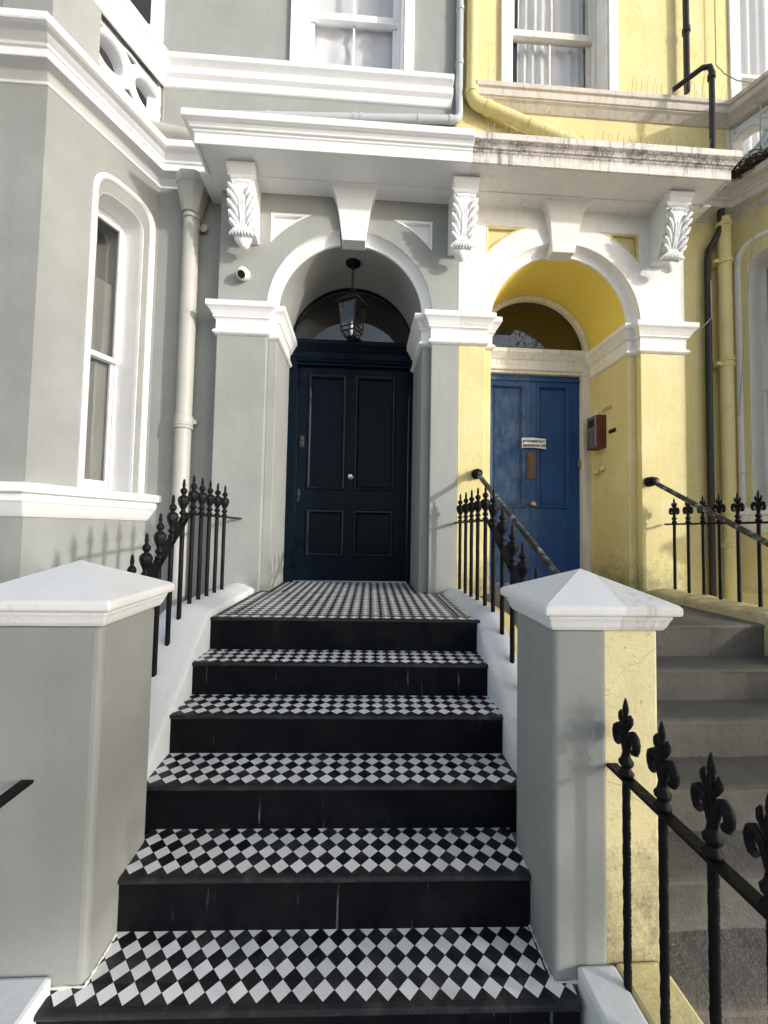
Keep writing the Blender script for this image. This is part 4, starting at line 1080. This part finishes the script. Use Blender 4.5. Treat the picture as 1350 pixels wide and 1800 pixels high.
# ------------------------------------------------------------------ ground and street behind the viewer
g = MB(); g.box(-60, 60, -60, 30, -.4, -.14); structure(g.build('road', 'asphalt'))
g = MB(); g.box(-40, 40, -2.9, 9, -.2, -.004); structure(g.build('pavement', 'paving'))
def tree(x, y, h, r, n, lab, sd):
    rd = random.Random(sd); root = thing('offscreen_tree', lab, 'tree', (x, y, 0))
    t = MB(); t.tube([(x, y, -.1), (x + .1, y, h * .3), (x, y + .1, h * .55), (x + .15, y, h * .85)], [.22, .17, .12, .03], 10)
    for k in range(14):
        a = rd.uniform(0, 6.3); z0 = h * rd.uniform(.35, .7); l = r * rd.uniform(.6, 1)
        t.tube([(x, y, z0), (x + cos(a) * l * .5, y + sin(a) * l * .5, z0 + l * .35), (x + cos(a) * l, y + sin(a) * l, z0 + l * .5)], [.07, .045, .012], 6)
    t.build('trunk', 'bark', root)
    c = MB(); cl = [(rd.gauss(0, .45) * r, rd.gauss(0, .45) * r, h * .72 + rd.gauss(0, .16) * h) for _ in range(46)]
    for _ in range(n):
        q = rd.choice(cl); p = Vector((x + q[0] + rd.gauss(0, .22), y + q[1] + rd.gauss(0, .22), q[2] + rd.gauss(0, .2)))
        a = Vector((rd.gauss(0, 1), rd.gauss(0, 1), rd.gauss(0, 1))).normalized(); b = a.orthogonal().normalized(); e = a.cross(b); s_ = rd.uniform(.07, .14)
        c.add([p + b * s_, p + e * s_ * .55, p - b * s_, p - e * s_ * .55], [(0, 1, 2, 3)])
    c.build('crown', 'leaf', root)
tree(3.9, -10.5, 8.0, 2.0, 2200, 'leafy street tree across the road, behind the viewer to the right', 3)
tree(-6.5, -12, 7.5, 2.0, 1800, 'leafy street tree across the road, behind the viewer to the left', 5)

# added tree, out of view: crown shaped to shade steps, piers and bay
rd = random.Random(11); TX, TY = 6.4, -3.4
root = thing('offscreen_tree', 'unseen tree added right of the viewer, its crown shaped to shade steps and bay', 'tree', (TX, TY, 0))
DA = Vector((SUN.x, SUN.y)).normalized(); DP = Vector((-DA.y, DA.x))
def tp(p, a, z): q = DP * p + DA * a; return Vector((q.x, q.y, z))
t = MB(); t.tube([(TX, TY, -.15), tp(.25, 7.3, 1.6), tp(.1, 7.2, 3.6), tp(-.1, 7.3, 6.5), tp(.1, 7.2, 8.6)], [.2, .16, .13, .08, .02], 10)
for k in range(9): t.tube([tp(.2, 7.25, 1.7 + .1 * k), tp(.2 + .5 * (k - 2) * .5, 7.2 + rd.uniform(-.6, .6), 2.6 + .12 * k), tp(.2 + .9 * (k - 2) * .5, 7.2 + rd.uniform(-.9, .9), 3.0 + .1 * k)], [.07, .045, .012], 6)
t.build('trunk', 'bark', root)
c = MB()
def leaf(p, z, s0, s1, spread):
    P_ = tp(p, 7.2 + rd.gauss(0, spread), z)
    a = Vector((rd.gauss(0, 1), rd.gauss(0, 1), rd.gauss(0, 1))).normalized(); b = a.orthogonal().normalized(); e = a.cross(b); s_ = rd.uniform(s0, s1)
    c.add([P_ + b * s_, P_ + e * s_ * .6, P_ - b * s_, P_ - e * s_ * .6], [(0, 1, 2, 3)])
for _ in range(4600):
    p = rd.uniform(-1.0, 3.5); hi = 4.15 if p < 1.2 else (3.8 if p < 2.1 else 3.4); leaf(p, rd.uniform(2.5 if p < 1 else 2.1, hi), .05, .09, .5)
for _ in range(5600): leaf(rd.uniform(-.6, 1.2), rd.uniform(4.0, 8.9), .03, .05, .8)
for _ in range(2900): leaf(rd.uniform(1.15, 2.15), rd.uniform(4.3, 8.9), .025, .045, .9)  # thin leaf layer put here to dim the sunlit canted bay wall
c.build('crown', 'leaf', root)

# ------------------------------------------------------------------ light
el = atan2(SUN.z, sqrt(SUN.x ** 2 + SUN.y ** 2)); az = atan2(SUN.x, SUN.y)
w = bpy.data.worlds.new('World'); SC.world = w; w.use_nodes = True; nt = w.node_tree
bg = nt.nodes['Background']; sky = nt.nodes.new('ShaderNodeTexSky'); sky.sky_type = 'NISHITA'; sky.sun_disc = False
sky.sun_elevation = el; sky.sun_rotation = az; sky.air_density = 1.0; sky.dust_density = 1.5; sky.ozone_density = 1.0
# broken high cloud: the sky colour turns towards its own grey, a little brighter, in soft patches
tc = nt.nodes.new('ShaderNodeTexCoord'); mp = nt.nodes.new('ShaderNodeMapping'); mp.inputs['Scale'].default_value = (2.2, 2.2, 4.5)
nt.links.new(tc.outputs['Generated'], mp.inputs['Vector'])
cn = nt.nodes.new('ShaderNodeTexNoise'); cn.inputs['Scale'].default_value = 1.6; cn.inputs['Detail'].default_value = 8; cn.inputs['Roughness'].default_value = .58
nt.links.new(mp.outputs[0], cn.inputs['Vector'])
bw = nt.nodes.new('ShaderNodeRGBToBW'); nt.links.new(sky.outputs[0], bw.inputs[0])
cl_ = mul(nt, bw.outputs[0], 1.12)
cc = nt.nodes.new('ShaderNodeCombineColor')
for k_ in range(3): nt.links.new(cl_, cc.inputs[k_])
skc = mix(nt, ramp(nt, cn.outputs['Fac'],   .40, .62, .18, .85), sky.outputs[0], cc.outputs[0])
nt.links.new(skc, bg.inputs[0]); bg.inputs[1].default_value = .15
sl_ = bpy.data.lights.new('sun', 'SUN'); sl_.energy = 1.5; sl_.angle = radians(1.7); sl_.color = (1, .975, .925)
so = bpy.data.objects.new('sun', sl_); COL.objects.link(so); so.rotation_euler = (-SUN).to_track_quat('-Z', 'Y').to_euler()

# ------------------------------------------------------------------ camera
yaw, pit, rol = radians(3.148), radians(2.602), radians(1.0563)
f_ = Vector((sin(yaw) * cos(pit), cos(yaw) * cos(pit), sin(pit))); r_ = Vector((cos(yaw), -sin(yaw), 0)); u_ = r_.cross(f_)
r2 = cos(rol) * r_ + sin(rol) * u_; u2 = -sin(rol) * r_ + cos(rol) * u_
cd = bpy.data.cameras.new('camera'); co = bpy.data.objects.new('camera', cd); COL.objects.link(co)
co.matrix_world = Matrix(((r2.x, u2.x, -f_.x, 0), (r2.y, u2.y, -f_.y, 0), (r2.z, u2.z, -f_.z, 1.70), (0, 0, 0, 1)))
cd.sensor_fit = 'HORIZONTAL'; cd.sensor_width = 36; cd.lens = 713.08 / 1350 * 36; cd.clip_start = .05; cd.clip_end = 500
SC.camera = co
SC.view_settings.view_transform = 'Standard'; SC.view_settings.look = 'None'; SC.view_settings.gamma = 1; SC.view_settings.exposure = 1.12
SC.render.engine = 'CYCLES'
SC.cycles.max_bounces = 8; SC.cycles.diffuse_bounces = 5; SC.cycles.transparent_max_bounces = 12
